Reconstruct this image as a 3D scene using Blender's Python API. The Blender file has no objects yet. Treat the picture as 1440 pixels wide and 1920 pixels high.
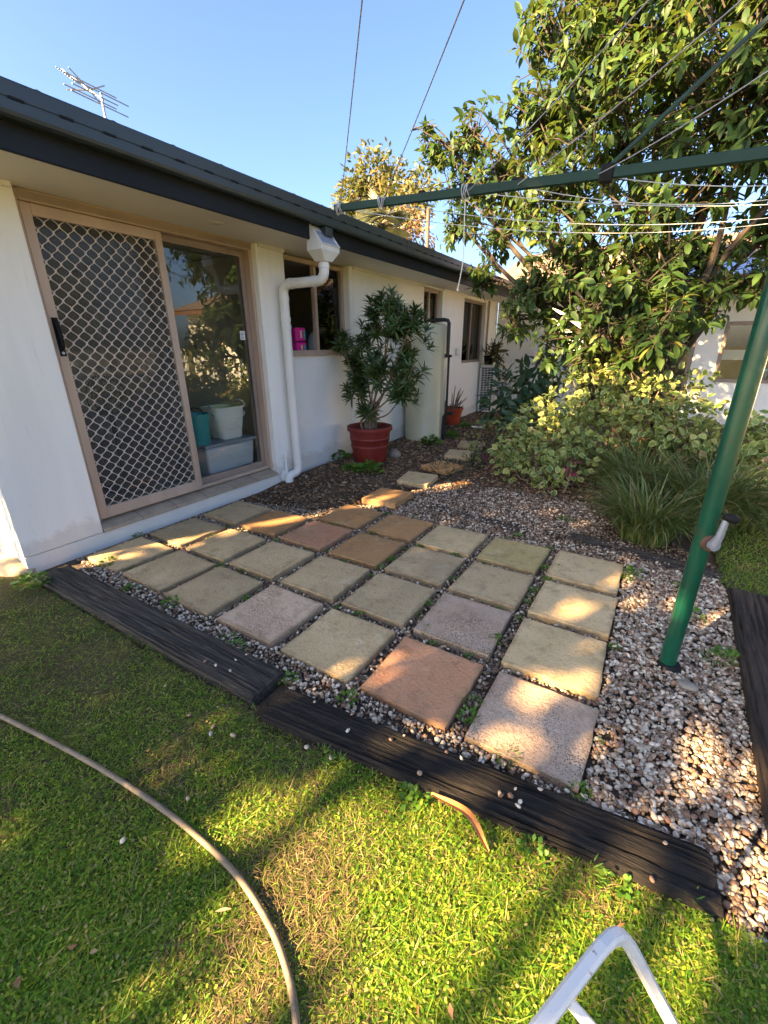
import bpy, math, random
import numpy as np
from mathutils import Matrix, Vector

sc = bpy.context.scene
COL = sc.collection
rnd = random.Random(7)
rng = np.random.default_rng(11)

# ------------------------------------------------------------------ camera
EYE = 1.40
PITCH, ROLL, YAW, FPX = 0.369484776, -0.00614743892, 0.557009342, 802.05
def _rot():
    cy, sy = math.cos(YAW), math.sin(YAW); cp, sp = math.cos(PITCH), math.sin(PITCH); cr, sr = math.cos(ROLL), math.sin(ROLL)
    Rz = np.array([[cy, sy, 0], [-sy, cy, 0], [0, 0, 1]]); B = np.array([[1, 0, 0], [0, 0, -1], [0, 1, 0]], float)
    Rx = np.array([[1, 0, 0], [0, cp, -sp], [0, sp, cp]]); Rr = np.array([[cr, -sr, 0], [sr, cr, 0], [0, 0, 1]])
    return Rr @ Rx @ B @ Rz
RC = _rot()
cam_data = bpy.data.cameras.new('camera'); cam = bpy.data.objects.new('camera', cam_data); COL.objects.link(cam)
cam_data.sensor_fit = 'VERTICAL'; cam_data.sensor_height = 36.0; cam_data.sensor_width = 27.0
cam_data.lens = FPX / 1920 * 36.0; cam_data.clip_start = 0.02; cam_data.clip_end = 2000
cam.matrix_world = Matrix(((RC[0][0], -RC[1][0], -RC[2][0], 0), (RC[0][1], -RC[1][1], -RC[2][1], 0),
                           (RC[0][2], -RC[1][2], -RC[2][2], EYE), (0, 0, 0, 1)))
sc.camera = cam

# ------------------------------------------------------------------ light
SUN_EL = math.radians(27)
LH = np.array([0.437, 0.8995])                       # horizontal travel direction of the sunlight
L3 = np.array([LH[0] * math.cos(SUN_EL), LH[1] * math.cos(SUN_EL), -math.sin(SUN_EL)])
sun_data = bpy.data.lights.new('sun', 'SUN'); sun_data.energy = 5.0; sun_data.angle = math.radians(0.53)
sun_data.color = (1.0, 0.69, 0.34)
sun = bpy.data.objects.new('sun', sun_data); COL.objects.link(sun)
sun.rotation_euler = Vector(L3).to_track_quat('-Z', 'Y').to_euler(); sun.location = (-6, -12, 8)
world = bpy.data.worlds.new('World'); sc.world = world; world.use_nodes = True
wn = world.node_tree; wn.nodes.clear()
sky = wn.nodes.new('ShaderNodeTexSky'); sky.sky_type = 'NISHITA'; sky.sun_disc = False
sky.sun_elevation = SUN_EL; sky.sun_rotation = math.atan2(-LH[0], -LH[1]) % (2 * math.pi)
sky.air_density = 0.75; sky.dust_density = 3.0; sky.ozone_density = 3.6
bg = wn.nodes.new('ShaderNodeBackground'); bg.inputs['Strength'].default_value = 0.055
wo = wn.nodes.new('ShaderNodeOutputWorld')
wn.links.new(sky.outputs[0], bg.inputs[0]); wn.links.new(bg.outputs[0], wo.inputs[0])
sc.view_settings.view_transform = 'Standard'; sc.view_settings.look = 'None'
sc.view_settings.exposure = 3.18; sc.view_settings.gamma = 1.0
sc.cycles.max_bounces = 8; sc.cycles.transparent_max_bounces = 16; sc.cycles.use_denoising = True
sc.cycles.diffuse_bounces = 4; sc.cycles.glossy_bounces = 4; sc.cycles.caustics_reflective = False; sc.cycles.caustics_refractive = False

# ------------------------------------------------------------------ measuring helpers
def ray(u, v): return RC.T @ np.array([(u - 720) / FPX, (v - 960) / FPX, 1.0])
def gz(u, v, z=0.0): d = ray(u, v); return np.array([0, 0, EYE]) + d * ((z - EYE) / d[2])
def at(u, v, y): d = ray(u, v); return np.array([0, 0, EYE]) + d * (y / d[1])
def on_wall(u, v, x): d = ray(u, v); return np.array([0, 0, EYE]) + d * (x / d[0])
def to_px(P):
    c = (np.asarray(P, float) - np.array([0, 0, EYE])) @ RC.T
    return c[..., :2] / np.maximum(c[..., 2:], 1e-3) * FPX + np.array([720, 960]), c[..., 2]
def inside(P, poly):
    x, y = P[:, 0], P[:, 1]; r = np.zeros(len(P), bool); n = len(poly); j = n - 1
    for i in range(n):
        xi, yi = poly[i][:2]; xj, yj = poly[j][:2]
        c = ((yi > y) != (yj > y)) & (x < (xj - xi) * (y - yi) / ((yj - yi) + 1e-12) + xi); r ^= c; j = i
    return r

def vnoise(P, s, seed):
    r = np.random.default_rng(seed); g = r.random((64, 64)); q = P * s + 1000; i = np.floor(q).astype(int); f = q - i; f = f * f * (3 - 2 * f); a = g[i[:, 0] % 64, i[:, 1] % 64]; b = g[(i[:, 0] + 1) % 64, i[:, 1] % 64]; c = g[i[:, 0] % 64, (i[:, 1] + 1) % 64]; d = g[(i[:, 0] + 1) % 64, (i[:, 1] + 1) % 64]
    return (a * (1 - f[:, 0]) + b * f[:, 0]) * (1 - f[:, 1]) + (c * (1 - f[:, 0]) + d * f[:, 0]) * f[:, 1]

# ------------------------------------------------------------------ materials
MATS = {}
def nd(t, kind, **kw):
    n = t.nodes.new(kind)
    for k, v in kw.items(): setattr(n, k, v)
    return n
def ramp(t, stops, interp='LINEAR'):
    r = nd(t, 'ShaderNodeValToRGB'); e = r.color_ramp.elements; r.color_ramp.interpolation = interp
    while len(e) > 1: e.remove(e[-1])
    for i, (p, c) in enumerate(stops):
        el = e[0] if i == 0 else e.new(p)
        el.position = p; el.color = (*c, 1) if len(c) == 3 else c
    return r
def mixc(t, fac, a, b, mode='MIX'):
    m = nd(t, 'ShaderNodeMix', data_type='RGBA', blend_type=mode)
    for s, x in (('Factor', fac), ('A', a), ('B', b)):
        i = m.inputs[0] if s == 'Factor' else m.inputs[6 if s == 'A' else 7]
        if isinstance(x, bpy.types.NodeSocket): t.links.new(x, i)
        else: i.default_value = x if s == 'Factor' else ((*x, 1) if len(x) == 3 else x)
    return m.outputs[2]
def coords(t, scale=(1, 1, 1), kind='Object', rand=False):
    tc = nd(t, 'ShaderNodeTexCoord'); mp = nd(t, 'ShaderNodeMapping'); mp.inputs['Scale'].default_value = scale
    t.links.new(tc.outputs[kind], mp.inputs[0])
    if rand:
        oi = nd(t, 'ShaderNodeObjectInfo'); mu = nd(t, 'ShaderNodeMath', operation='MULTIPLY'); mu.inputs[1].default_value = 37.0
        t.links.new(oi.outputs['Random'], mu.inputs[0]); t.links.new(mu.outputs[0], mp.inputs['Location'])
    return mp.outputs[0]
def noise(t, vec, scale, detail=4, rough=0.55):
    n = nd(t, 'ShaderNodeTexNoise'); n.inputs['Scale'].default_value = scale; n.inputs['Detail'].default_value = detail
    n.inputs['Roughness'].default_value = rough; t.links.new(vec, n.inputs['Vector']); return n.outputs[0]
def newmat(name):
    m = bpy.data.materials.new(name); m.use_nodes = True; t = m.node_tree
    b = t.nodes['Principled BSDF']; MATS[name] = m; return m, t, b
def surf(name, c1, c2=None, rough=0.6, spec=0.3, nscale=4.0, lo=0.35, hi=0.65, c3=None, n3=30.0, lo3=0.55, hi3=0.75,
         bump=0.0, bscale=40.0, stretch=(1, 1, 1), rand=False, metal=0.0, bstretch=None, coat=0.0, splash=None):
    m, t, b = newmat(name)
    v = coords(t, stretch, rand=rand)
    b.inputs['Roughness'].default_value = rough; b.inputs['Specular IOR Level'].default_value = spec; b.inputs['Metallic'].default_value = metal
    b.inputs['Coat Weight'].default_value = coat
    if c2 is None: b.inputs['Base Color'].default_value = (*c1, 1)
    else:
        r = ramp(t, [(lo, c1), (hi, c2)]); t.links.new(noise(t, v, nscale), r.inputs[0]); out = r.outputs[0]
        if c3 is not None:
            r3 = ramp(t, [(lo3, (0, 0, 0)), (hi3, (1, 1, 1))]); t.links.new(noise(t, v, n3, 3), r3.inputs[0])
            out = mixc(t, r3.outputs[0], out, c3)
        if splash:
            tc = nd(t, 'ShaderNodeTexCoord'); sp = nd(t, 'ShaderNodeSeparateXYZ'); t.links.new(tc.outputs['Object'], sp.inputs[0])
            ma = nd(t, 'ShaderNodeMath', operation='MULTIPLY_ADD'); t.links.new(noise(t, tc.outputs['Object'], 5.0, 6, 0.7), ma.inputs[0]); ma.inputs[1].default_value = -0.42; t.links.new(sp.outputs[2], ma.inputs[2])
            rs = ramp(t, [(0.0, (0.3, 0.3, 0.3)), (0.06, (0.0, 0.0, 0.0))]); t.links.new(ma.outputs[0], rs.inputs[0]); out = mixc(t, rs.outputs[0], out, splash)
        t.links.new(out, b.inputs['Base Color'])
    if bump:
        bv = v if bstretch is None else coords(t, bstretch, rand=rand)
        bp = nd(t, 'ShaderNodeBump'); bp.inputs['Strength'].default_value = bump; bp.inputs['Distance'].default_value = 0.01
        t.links.new(noise(t, bv, bscale, 5, 0.6), bp.inputs['Height']); t.links.new(bp.outputs[0], b.inputs['Normal'])
    return m
def island_rand(t):
    g = nd(t, 'ShaderNodeNewGeometry'); o = nd(t, 'ShaderNodeObjectInfo')
    a = nd(t, 'ShaderNodeMath', operation='ADD'); f = nd(t, 'ShaderNodeMath', operation='FRACT')
    t.links.new(g.outputs['Random Per Island'], a.inputs[0]); t.links.new(o.outputs['Random'], a.inputs[1]); t.links.new(a.outputs[0], f.inputs[0])
    return f.outputs[0]
def leafmat(name, stops, trans=0.3, rough=0.45, spec=0.35, rim=None, rimlo=0.45, rimhi=0.8, tcol=None):
    m, t, b = newmat(name)
    r = ramp(t, stops); t.links.new(island_rand(t), r.inputs[0]); col = r.outputs[0]
    if rim is not None:
        at_ = nd(t, 'ShaderNodeAttribute', attribute_name='rim'); rr = ramp(t, [(rimlo, (0, 0, 0)), (rimhi, (1, 1, 1))])
        t.links.new(at_.outputs['Fac'], rr.inputs[0]); col = mixc(t, rr.outputs[0], col, rim)
    t.links.new(col, b.inputs['Base Color']); b.inputs['Roughness'].default_value = rough; b.inputs['Specular IOR Level'].default_value = spec
    if trans:
        tr = nd(t, 'ShaderNodeBsdfTranslucent'); mx = nd(t, 'ShaderNodeMixShader'); mx.inputs[0].default_value = trans
        t.links.new(mixc(t, 0.5, col, tcol or (0.22, 0.26, 0.03)), tr.inputs[0])
        t.links.new(b.outputs[0], mx.inputs[1]); t.links.new(tr.outputs[0], mx.inputs[2])
        t.links.new(mx.outputs[0], t.nodes['Material Output'].inputs[0])
    return m
def glassmat(name, tint=(0.85, 0.9, 0.88), refl=1.0, rough=0.0):
    m, t, b = newmat(name); t.nodes.remove(b)
    tr = nd(t, 'ShaderNodeBsdfTransparent'); tr.inputs[0].default_value = (*tint, 1)
    gl = nd(t, 'ShaderNodeBsdfGlossy'); gl.inputs['Roughness'].default_value = rough; gl.inputs[0].default_value = (0.9, 0.92, 0.92, 1)
    fr = nd(t, 'ShaderNodeFresnel'); fr.inputs[0].default_value = 1.5 * refl
    mx = nd(t, 'ShaderNodeMixShader'); t.links.new(fr.outputs[0], mx.inputs[0])
    t.links.new(tr.outputs[0], mx.inputs[1]); t.links.new(gl.outputs[0], mx.inputs[2]); t.links.new(mx.outputs[0], t.nodes['Material Output'].inputs[0])
    return m
def veil(name, col, opacity):
    m, t, b = newmat(name); b.inputs['Base Color'].default_value = (*col, 1); b.inputs['Roughness'].default_value = 0.8
    tr = nd(t, 'ShaderNodeBsdfTransparent'); mx = nd(t, 'ShaderNodeMixShader'); mx.inputs[0].default_value = opacity
    t.links.new(tr.outputs[0], mx.inputs[1]); t.links.new(b.outputs[0], mx.inputs[2]); t.links.new(mx.outputs[0], t.nodes['Material Output'].inputs[0])
    return m

surf('ground_mat', (0.05, 0.06, 0.018), (0.1, 0.08, 0.04), nscale=5, c3=(0.06, 0.042, 0.025), n3=40, rough=0.95, spec=0.1, bump=0.6, bscale=60)
surf('soil_mat', (0.075, 0.05, 0.032), (0.15, 0.1, 0.064), nscale=9, c3=(0.12, 0.09, 0.065), n3=70, rough=0.95, spec=0.1, bump=1.0, bscale=70)
surf('gravel_base_mat', (0.06, 0.045, 0.035), (0.12, 0.095, 0.075), nscale=30, c3=(0.2, 0.17, 0.14), n3=110, rough=0.95, spec=0.1, bump=1.0, bscale=120)
surf('wall_paint', (0.89, 0.875, 0.825), (0.85, 0.835, 0.785), nscale=2.2, c3=(0.78, 0.77, 0.72), n3=6, lo3=0.6, hi3=0.9, rough=0.75, spec=0.25, bump=0.35, bscale=90, splash=(0.4, 0.34, 0.26))
surf('pier_paint', (0.89, 0.875, 0.825), (0.83, 0.815, 0.765), nscale=1.4, stretch=(4, 4, 0.5), c3=(0.72, 0.71, 0.67), n3=9, lo3=0.62, hi3=0.85, rough=0.75, spec=0.25, bump=0.35, bscale=90, splash=(0.4, 0.34, 0.26))
surf('soffit_paint', (0.8, 0.77, 0.71), (0.74, 0.71, 0.65), nscale=2, rough=0.7)
surf('fascia_metal', (0.009, 0.012, 0.018), (0.014, 0.018, 0.025), nscale=3, rough=0.6, spec=0.2)
surf('gutter_metal', (0.027, 0.038, 0.044), (0.036, 0.048, 0.054), nscale=2.5, stretch=(1, 0.3, 1), rough=0.4, spec=0.5)
surf('slot_dark', (0.006, 0.007, 0.008), rough=0.8)
surf('roof_metal', (0.05, 0.075, 0.08), (0.06, 0.085, 0.09), rough=0.4, spec=0.5)
surf('frame_tan', (0.42, 0.31, 0.235), (0.5, 0.38, 0.295), nscale=5, stretch=(1, 1, 0.3), rough=0.45, spec=0.4)
surf('frame_brown', (0.27, 0.2, 0.16), (0.33, 0.25, 0.2), nscale=5, rough=0.45, spec=0.4)
surf('grille_metal', (0.6, 0.54, 0.47), rough=0.5, spec=0.4)
surf('black_plastic', (0.012, 0.012, 0.013), rough=0.6, spec=0.15)
surf('tile_sill', (0.34, 0.27, 0.2), (0.44, 0.36, 0.27), nscale=8, c3=(0.2, 0.15, 0.11), n3=25, lo3=0.6, hi3=0.8, rough=0.6, rand=True)
surf('mortar', (0.17, 0.14, 0.11), rough=0.9)
surf('pvc_white', (0.77, 0.765, 0.74), (0.68, 0.67, 0.63), nscale=3, stretch=(2, 2, 0.5), c3=(0.45, 0.43, 0.38), n3=10, lo3=0.68, hi3=0.9, rough=0.4, spec=0.4)
surf('room_wall', (0.62, 0.58, 0.5), (0.66, 0.62, 0.54), rough=0.8)
surf('room_floor', (0.26, 0.22, 0.18), (0.32, 0.28, 0.23), nscale=6, rough=0.5)
surf('curtain', (0.28, 0.28, 0.26), (0.34, 0.34, 0.31), rough=0.9)
glassmat('pane_glass', (0.97, 0.98, 0.97), .93)
glassmat('window_glass', (0.9, 0.92, 0.9))
veil('fly_screen', (0.07, 0.068, 0.062), 0.5)
surf('sticker_white', (0.8, 0.8, 0.8), rough=0.5); surf('print_grey', (0.12, 0.12, 0.12), rough=0.6)
surf('tub_plastic', (0.56, 0.64, 0.7), (0.62, 0.7, 0.75), nscale=4, rough=0.35, spec=0.4)
surf('tub_lid', (0.33, 0.38, 0.43), rough=0.4)
surf('teal_plastic', (0.02, 0.30, 0.33), rough=0.35, spec=0.4)
surf('basket_white', (0.88, 0.9, 0.84), rough=0.4, spec=0.4); surf('basket_yellow', (0.75, 0.72, 0.36), rough=0.45)
surf('purple_print', (0.16, 0.06, 0.22), rough=0.5); surf('pink_plastic', (0.75, 0.03, 0.33), rough=0.4); surf('cyan_plastic', (0.1, 0.4, 0.5), rough=0.4)
surf('grey_cloth', (0.4, 0.42, 0.46), rough=0.9)
surf('pot_red', (0.16, 0.018, 0.014), (0.2, 0.026, 0.02), nscale=6, c3=(0.25, 0.07, 0.05), n3=14, lo3=0.62, hi3=0.85, rough=0.5, spec=0.35)
surf('pot_orange', (0.36, 0.06, 0.028), (0.42, 0.075, 0.035), nscale=6, rough=0.45)
surf('potting_soil', (0.03, 0.02, 0.014), (0.07, 0.05, 0.035), nscale=40, rough=0.95, bump=1, bscale=60)
surf('stem_bark', (0.16, 0.12, 0.08), (0.24, 0.19, 0.13), nscale=20, rough=0.85, bump=0.5, bscale=60)
surf('trunk_bark', (0.04, 0.03, 0.022), (0.085, 0.065, 0.048), nscale=6, stretch=(3, 3, 1), rough=0.9, bump=0.8, bscale=25)
surf('tank_paint', (0.5, 0.46, 0.31), (0.55, 0.51, 0.35), nscale=2, c3=(0.2, 0.19, 0.14), n3=22, lo3=0.68, hi3=0.8, rough=0.35, spec=0.4)
surf('pipe_black', (0.014, 0.014, 0.015), rough=0.4, spec=0.4)
surf('ac_cream', (0.66, 0.62, 0.53), (0.6, 0.56, 0.47), rough=0.45); surf('ac_grille', (0.74, 0.74, 0.7), rough=0.4); surf('ac_coil', (0.02, 0.022, 0.022), rough=0.7)
surf('hoist_green', (0.004, 0.062, 0.034), (0.006, 0.085, 0.046), nscale=3, c3=(0.035, 0.06, 0.035), n3=22, lo3=0.6, hi3=0.72, bump=.1, bscale=50, rough=0.28, spec=0.5, coat=0.25)
surf('arm_green', (0.005, 0.032, 0.024), (0.007, 0.042, 0.03), nscale=3, rough=0.5, spec=0.3)
surf('alloy', (0.3, 0.32, 0.37), (0.38, 0.4, 0.45), nscale=12, rough=0.45, spec=0.5, metal=0.35)
surf('rusty_collar', (0.1, 0.06, 0.04), (0.16, 0.09, 0.06), nscale=20, rough=0.8)
surf('cord', (0.5, 0.5, 0.52), (0.36, 0.36, 0.4), nscale=30, rough=0.6)
surf('cord_white', (0.75, 0.74, 0.68), rough=0.6)
surf('sleeper_wood', (0.010, 0.0085, 0.0075), (0.026, 0.021, 0.017), nscale=9, stretch=(0.35, 5, 5), c3=(0.05, 0.037, 0.027), n3=14, lo3=0.6, hi3=0.85, rough=0.65, spec=0.25, bump=1.0, bscale=12, bstretch=(0.5, 20, 20), rand=True)
surf('sleeper_grey', (0.04, 0.035, 0.03), (0.085, 0.073, 0.06), nscale=9, stretch=(0.35, 5, 5), c3=(0.018, 0.015, 0.013), n3=12, lo3=0.55, hi3=0.72, rough=0.85, spec=0.2, bump=1.0, bscale=12, bstretch=(0.5, 20, 20), rand=True)
surf('sleeper_brown', (0.035, 0.026, 0.02), (0.075, 0.055, 0.04), nscale=9, stretch=(5, 0.35, 5), c3=(0.014, 0.012, 0.011), n3=12, lo3=0.52, hi3=0.7, rough=0.85, spec=0.2, bump=1.0, bscale=12, bstretch=(20, 0.5, 20), rand=True)
surf('hose_rubber', (0.24, 0.185, 0.125), (0.17, 0.13, 0.09), nscale=14, c3=(0.29, 0.23, 0.16), n3=40, rough=0.6, spec=0.3)
surf('white_enamel', (0.72, 0.70, 0.67), (0.66, 0.64, 0.6), nscale=6, c3=(0.35, 0.3, 0.26), n3=60, lo3=0.68, hi3=0.74, rough=0.35, spec=0.45)
surf('antenna_metal', (0.36, 0.34, 0.33), rough=0.4, metal=0.4)
surf('bark_strip', (0.5, 0.17, 0.05), (0.62, 0.27, 0.09), nscale=8, stretch=(1, 6, 6), rough=0.8)
surf('rock', (0.2, 0.17, 0.14), (0.3, 0.26, 0.21), nscale=12, rough=0.9, bump=0.6)
surf('step_rock', (0.42, 0.33, 0.22), (0.5, 0.4, 0.28), nscale=8, rough=0.9, bump=0.6)
surf('wing_roof', (0.17, 0.12, 0.09), (0.24, 0.18, 0.14), nscale=4, rough=0.6, spec=0.4, rand=True)
surf('awning_sheet', (0.42, 0.5, 0.68), (0.36, 0.44, 0.62), nscale=5, rough=0.3, spec=0.5)
surf('brown_wood', (0.14, 0.075, 0.045), (0.2, 0.11, 0.07), nscale=6, rough=0.7)
surf('white_fence', (0.78, 0.77, 0.74), rough=0.5)
surf('blue_box', (0.03, 0.14, 0.35), rough=0.5)
surf('light_disc', (0.6, 0.56, 0.5), rough=0.4)
def paver_mat(name, a, b, c, speck=0.0, sc_=(0.05, 0.045, 0.04)):
    m, t, p = newmat(name); v = coords(t, rand=True)
    r = ramp(t, [(0.32, a), (0.68, b)]); t.links.new(noise(t, v, 4.5, 5, 0.6), r.inputs[0])
    r2 = ramp(t, [(0.5, (0, 0, 0)), (0.75, (1, 1, 1))]); t.links.new(noise(t, v, 2.6, 3), r2.inputs[0]); col = mixc(t, r2.outputs[0], r.outputs[0], c)
    r3 = ramp(t, [(0.52, (0, 0, 0)), (0.70, (0.7, 0.7, 0.7))]); t.links.new(noise(t, v, 11, 6, 0.72), r3.inputs[0]); col = mixc(t, r3.outputs[0], col, tuple(x * y for x, y in zip(a, (.5, .52, .5))))
    r5 = ramp(t, [(0.58, (0, 0, 0)), (0.70, (0.5, 0.5, 0.5))]); t.links.new(noise(t, v, 55, 3, 0.6), r5.inputs[0]); col = mixc(t, r5.outputs[0], col, (0.22, 0.165, 0.1))
    r6 = ramp(t, [(0.6, (0, 0, 0)), (0.72, (0.5, 0.5, 0.5))]); t.links.new(noise(t, v, 7.5, 4, 0.6), r6.inputs[0]); col = mixc(t, r6.outputs[0], col, (0.66, 0.55, 0.38))
    tcg = nd(t, 'ShaderNodeTexCoord'); sx_ = nd(t, 'ShaderNodeSeparateXYZ'); t.links.new(tcg.outputs['Object'], sx_.inputs[0]); ab = []
    for q in (0, 1):
        m_ = nd(t, 'ShaderNodeMath', operation='ABSOLUTE'); t.links.new(sx_.outputs[q], m_.inputs[0]); ab.append(m_.outputs[0])
    mx_ = nd(t, 'ShaderNodeMath', operation='MAXIMUM'); t.links.new(ab[0], mx_.inputs[0]); t.links.new(ab[1], mx_.inputs[1])
    ad = nd(t, 'ShaderNodeMath', operation='MULTIPLY_ADD'); t.links.new(noise(t, v, 14, 4, 0.7), ad.inputs[0]); ad.inputs[1].default_value = 0.10; t.links.new(mx_.outputs[0], ad.inputs[2])
    r7 = ramp(t, [(0.235, (0, 0, 0)), (0.268, (0.7, 0.7, 0.7))]); t.links.new(ad.outputs[0], r7.inputs[0]); col = mixc(t, r7.outputs[0], col, (0.26, 0.18, 0.1))
    hs = noise(t, v, 60, 5, 0.65)
    if speck:
        vo = nd(t, 'ShaderNodeTexVoronoi'); vo.inputs['Scale'].default_value = 130; t.links.new(v, vo.inputs['Vector'])
        r4 = ramp(t, [(0.28, (1, 1, 1)), (0.46, (0, 0, 0))]); t.links.new(vo.outputs['Distance'], r4.inputs[0])
        wsp = ramp(t, [(0.38, (0.1, 0.1, 0.1)), (0.62, (1, 1, 1))]); t.links.new(noise(t, v, 3.2, 2), wsp.inputs[0])
        mm = nd(t, 'ShaderNodeMath', operation='MULTIPLY'); t.links.new(r4.outputs[0], mm.inputs[0]); t.links.new(wsp.outputs[0], mm.inputs[1])
        m2 = nd(t, 'ShaderNodeMath', operation='MULTIPLY'); t.links.new(mm.outputs[0], m2.inputs[0]); m2.inputs[1].default_value = speck
        col = mixc(t, m2.outputs[0], col, sc_)
    oi = nd(t, 'ShaderNodeObjectInfo'); rb = ramp(t, [(0.0, (0.74, 0.74, 0.76)), (0.5, (0.92, 0.9, 0.9)), (1.0, (1.08, 1.05, 1.0))]); t.links.new(oi.outputs['Random'], rb.inputs[0]); col = mixc(t, 1.0, col, rb.outputs[0], 'MULTIPLY')
    t.links.new(col, p.inputs['Base Color']); p.inputs['Roughness'].default_value = 0.85; p.inputs['Specular IOR Level'].default_value = 0.2
    bp = nd(t, 'ShaderNodeBump'); bp.inputs['Strength'].default_value = 0.9; bp.inputs['Distance'].default_value = 0.008
    t.links.new(hs, bp.inputs['Height']); t.links.new(bp.outputs[0], p.inputs['Normal'])
paver_mat('paver_buff', (0.55, 0.405, 0.22), (0.62, 0.475, 0.28), (0.46, 0.35, 0.2), 0.2)
paver_mat('paver_grey', (0.54, 0.4, 0.215), (0.61, 0.465, 0.265), (0.47, 0.36, 0.205), 0.3)
paver_mat('paver_pink', (0.56, 0.27, 0.145), (0.6, 0.33, 0.19), (0.47, 0.28, 0.16), 0.2)
paver_mat('paver_orange', (0.57, 0.315, 0.13), (0.52, 0.28, 0.12), (0.42, 0.26, 0.13), 0.15)
paver_mat('paver_ochre', (0.55, 0.42, 0.17), (0.58, 0.45, 0.2), (0.48, 0.34, 0.18), 0.1)
paver_mat('paver_speck', (0.54, 0.38, 0.26), (0.58, 0.45, 0.34), (0.5, 0.35, 0.25), 0.9)
# gravel: colour per stone
def stone_mat(name, stops):
    m, t, p = newmat(name); r = ramp(t, stops); t.links.new(island_rand(t), r.inputs[0])
    v = coords(t); r2 = ramp(t, [(0.4, (0.8, 0.78, 0.76)), (0.65, (1, 1, 1))]); t.links.new(noise(t, v, 60, 3), r2.inputs[0])
    t.links.new(mixc(t, 1.0, r.outputs[0], r2.outputs[0], 'MULTIPLY'), p.inputs['Base Color']); p.inputs['Roughness'].default_value = 0.6; p.inputs['Specular IOR Level'].default_value = 0.3
stone_mat('pebble_pale', [(0.0, (0.62, 0.53, 0.42)), (0.22, (0.74, 0.65, 0.52)), (0.38, (0.42, 0.33, 0.24)), (0.5, (0.56, 0.42, 0.29)), (0.62, (0.24, 0.16, 0.11)), (0.76, (0.38, 0.21, 0.13)), (0.86, (0.13, 0.085, 0.055)), (1.0, (0.66, 0.57, 0.45))])
stone_mat('pebble_brown', [(0.0, (0.13, 0.09, 0.06)), (0.35, (0.2, 0.14, 0.095)), (0.6, (0.3, 0.22, 0.155)), (0.8, (0.48, 0.41, 0.33)), (1.0, (0.16, 0.1, 0.065))])
stone_mat('mulch_mat', [(0.0, (0.06, 0.04, 0.025)), (0.35, (0.13, 0.085, 0.055)), (0.65, (0.2, 0.13, 0.08)), (0.85, (0.28, 0.19, 0.12)), (0.94, (0.32, 0.24, 0.17)), (1.0, (0.45, 0.42, 0.38))])
leafmat('grass_mat', [(0.0, (0.05, 0.15, 0.012)), (0.3, (0.12, 0.26, 0.018)), (0.6, (0.22, 0.34, 0.022)), (0.82, (0.34, 0.35, 0.045)), (0.93, (0.38, 0.32, 0.1)), (1.0, (0.42, 0.33, 0.17))], trans=0.45, rough=0.5, spec=0.3, tcol=(0.45, 0.58, 0.04))
leafmat('straw_mat', [(0.0, (0.09, 0.065, 0.03)), (0.5, (0.19, 0.14, 0.065)), (1.0, (0.28, 0.21, 0.11))], trans=0.2, rough=0.7, spec=0.15, tcol=(0.3, 0.22, 0.1))
leafmat('tree_leaf', [(0.0, (0.02, 0.05, 0.014)), (0.4, (0.033, 0.077, 0.018)), (0.75, (0.052, 0.104, 0.022)), (0.95, (0.09, 0.135, 0.028)), (1.0, (0.26, 0.19, 0.04))], trans=0.33, rough=0.5, spec=0.3, rim=(0.05, 0.085, 0.018), tcol=(0.22, 0.28, 0.03))
leafmat('gum_leaf', [(0.0, (0.06, 0.075, 0.02)), (0.5, (0.11, 0.115, 0.03)), (0.85, (0.18, 0.14, 0.05)), (1.0, (0.24, 0.15, 0.06))], trans=0.25)
leafmat('shade_leaf', [(0.0, (0.04, 0.07, 0.02)), (0.6, (0.08, 0.11, 0.025)), (1.0, (0.16, 0.16, 0.04))], trans=0.08)
leafmat('oleander_leaf', [(0.0, (0.045, 0.095, 0.03)), (0.5, (0.075, 0.14, 0.042)), (0.85, (0.12, 0.185, 0.055)), (0.97, (0.14, 0.17, 0.04)), (1.0, (0.2, 0.14, 0.03))], trans=0.18, rough=0.35, spec=0.45, rim=(0.03, 0.06, 0.02))
leafmat('variegated_leaf', [(0.0, (0.06, 0.12, 0.028)), (0.5, (0.12, 0.19, 0.04)), (0.85, (0.24, 0.29, 0.07)), (0.97, (0.35, 0.33, 0.1)), (1.0, (0.17, 0.02, 0.07))], trans=0.25, rim=(0.55, 0.54, 0.22), rimlo=0.62, rimhi=1.0, tcol=(0.35, 0.36, 0.08))
leafmat('broad_leaf', [(0.0, (0.022, 0.06, 0.03)), (0.6, (0.035, 0.085, 0.045)), (1.0, (0.05, 0.11, 0.05))], trans=0.2, rough=0.4)
leafmat('strap_leaf', [(0.0, (0.06, 0.095, 0.026)), (0.5, (0.11, 0.15, 0.04)), (0.8, (0.18, 0.21, 0.065)), (0.9, (0.26, 0.21, 0.09)), (1.0, (0.3, 0.22, 0.12))], trans=0.2, rough=0.45)
leafmat('dark_cover', [(0.0, (0.014, 0.03, 0.014)), (1.0, (0.03, 0.05, 0.022))], trans=0.1)
leafmat('weed_leaf', [(0.0, (0.05, 0.14, 0.014)), (0.6, (0.09, 0.2, 0.02)), (1.0, (0.16, 0.25, 0.03))], trans=0.3, tcol=(0.25, 0.34, 0.03))
leafmat('magenta_leaf', [(0.0, (0.12, 0.01, 0.05)), (0.6, (0.2, 0.02, 0.07)), (1.0, (0.07, 0.02, 0.03))], trans=0.2)
leafmat('palm_leaf', [(0.0, (0.22, 0.25, 0.2)), (0.6, (0.32, 0.34, 0.27)), (1.0, (0.38, 0.33, 0.2))], trans=0.15)
leafmat('fern_leaf', [(0.0, (0.04, 0.045, 0.015)), (0.6, (0.09, 0.07, 0.025)), (1.0, (0.1, 0.1, 0.03))], trans=0.15)
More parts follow.
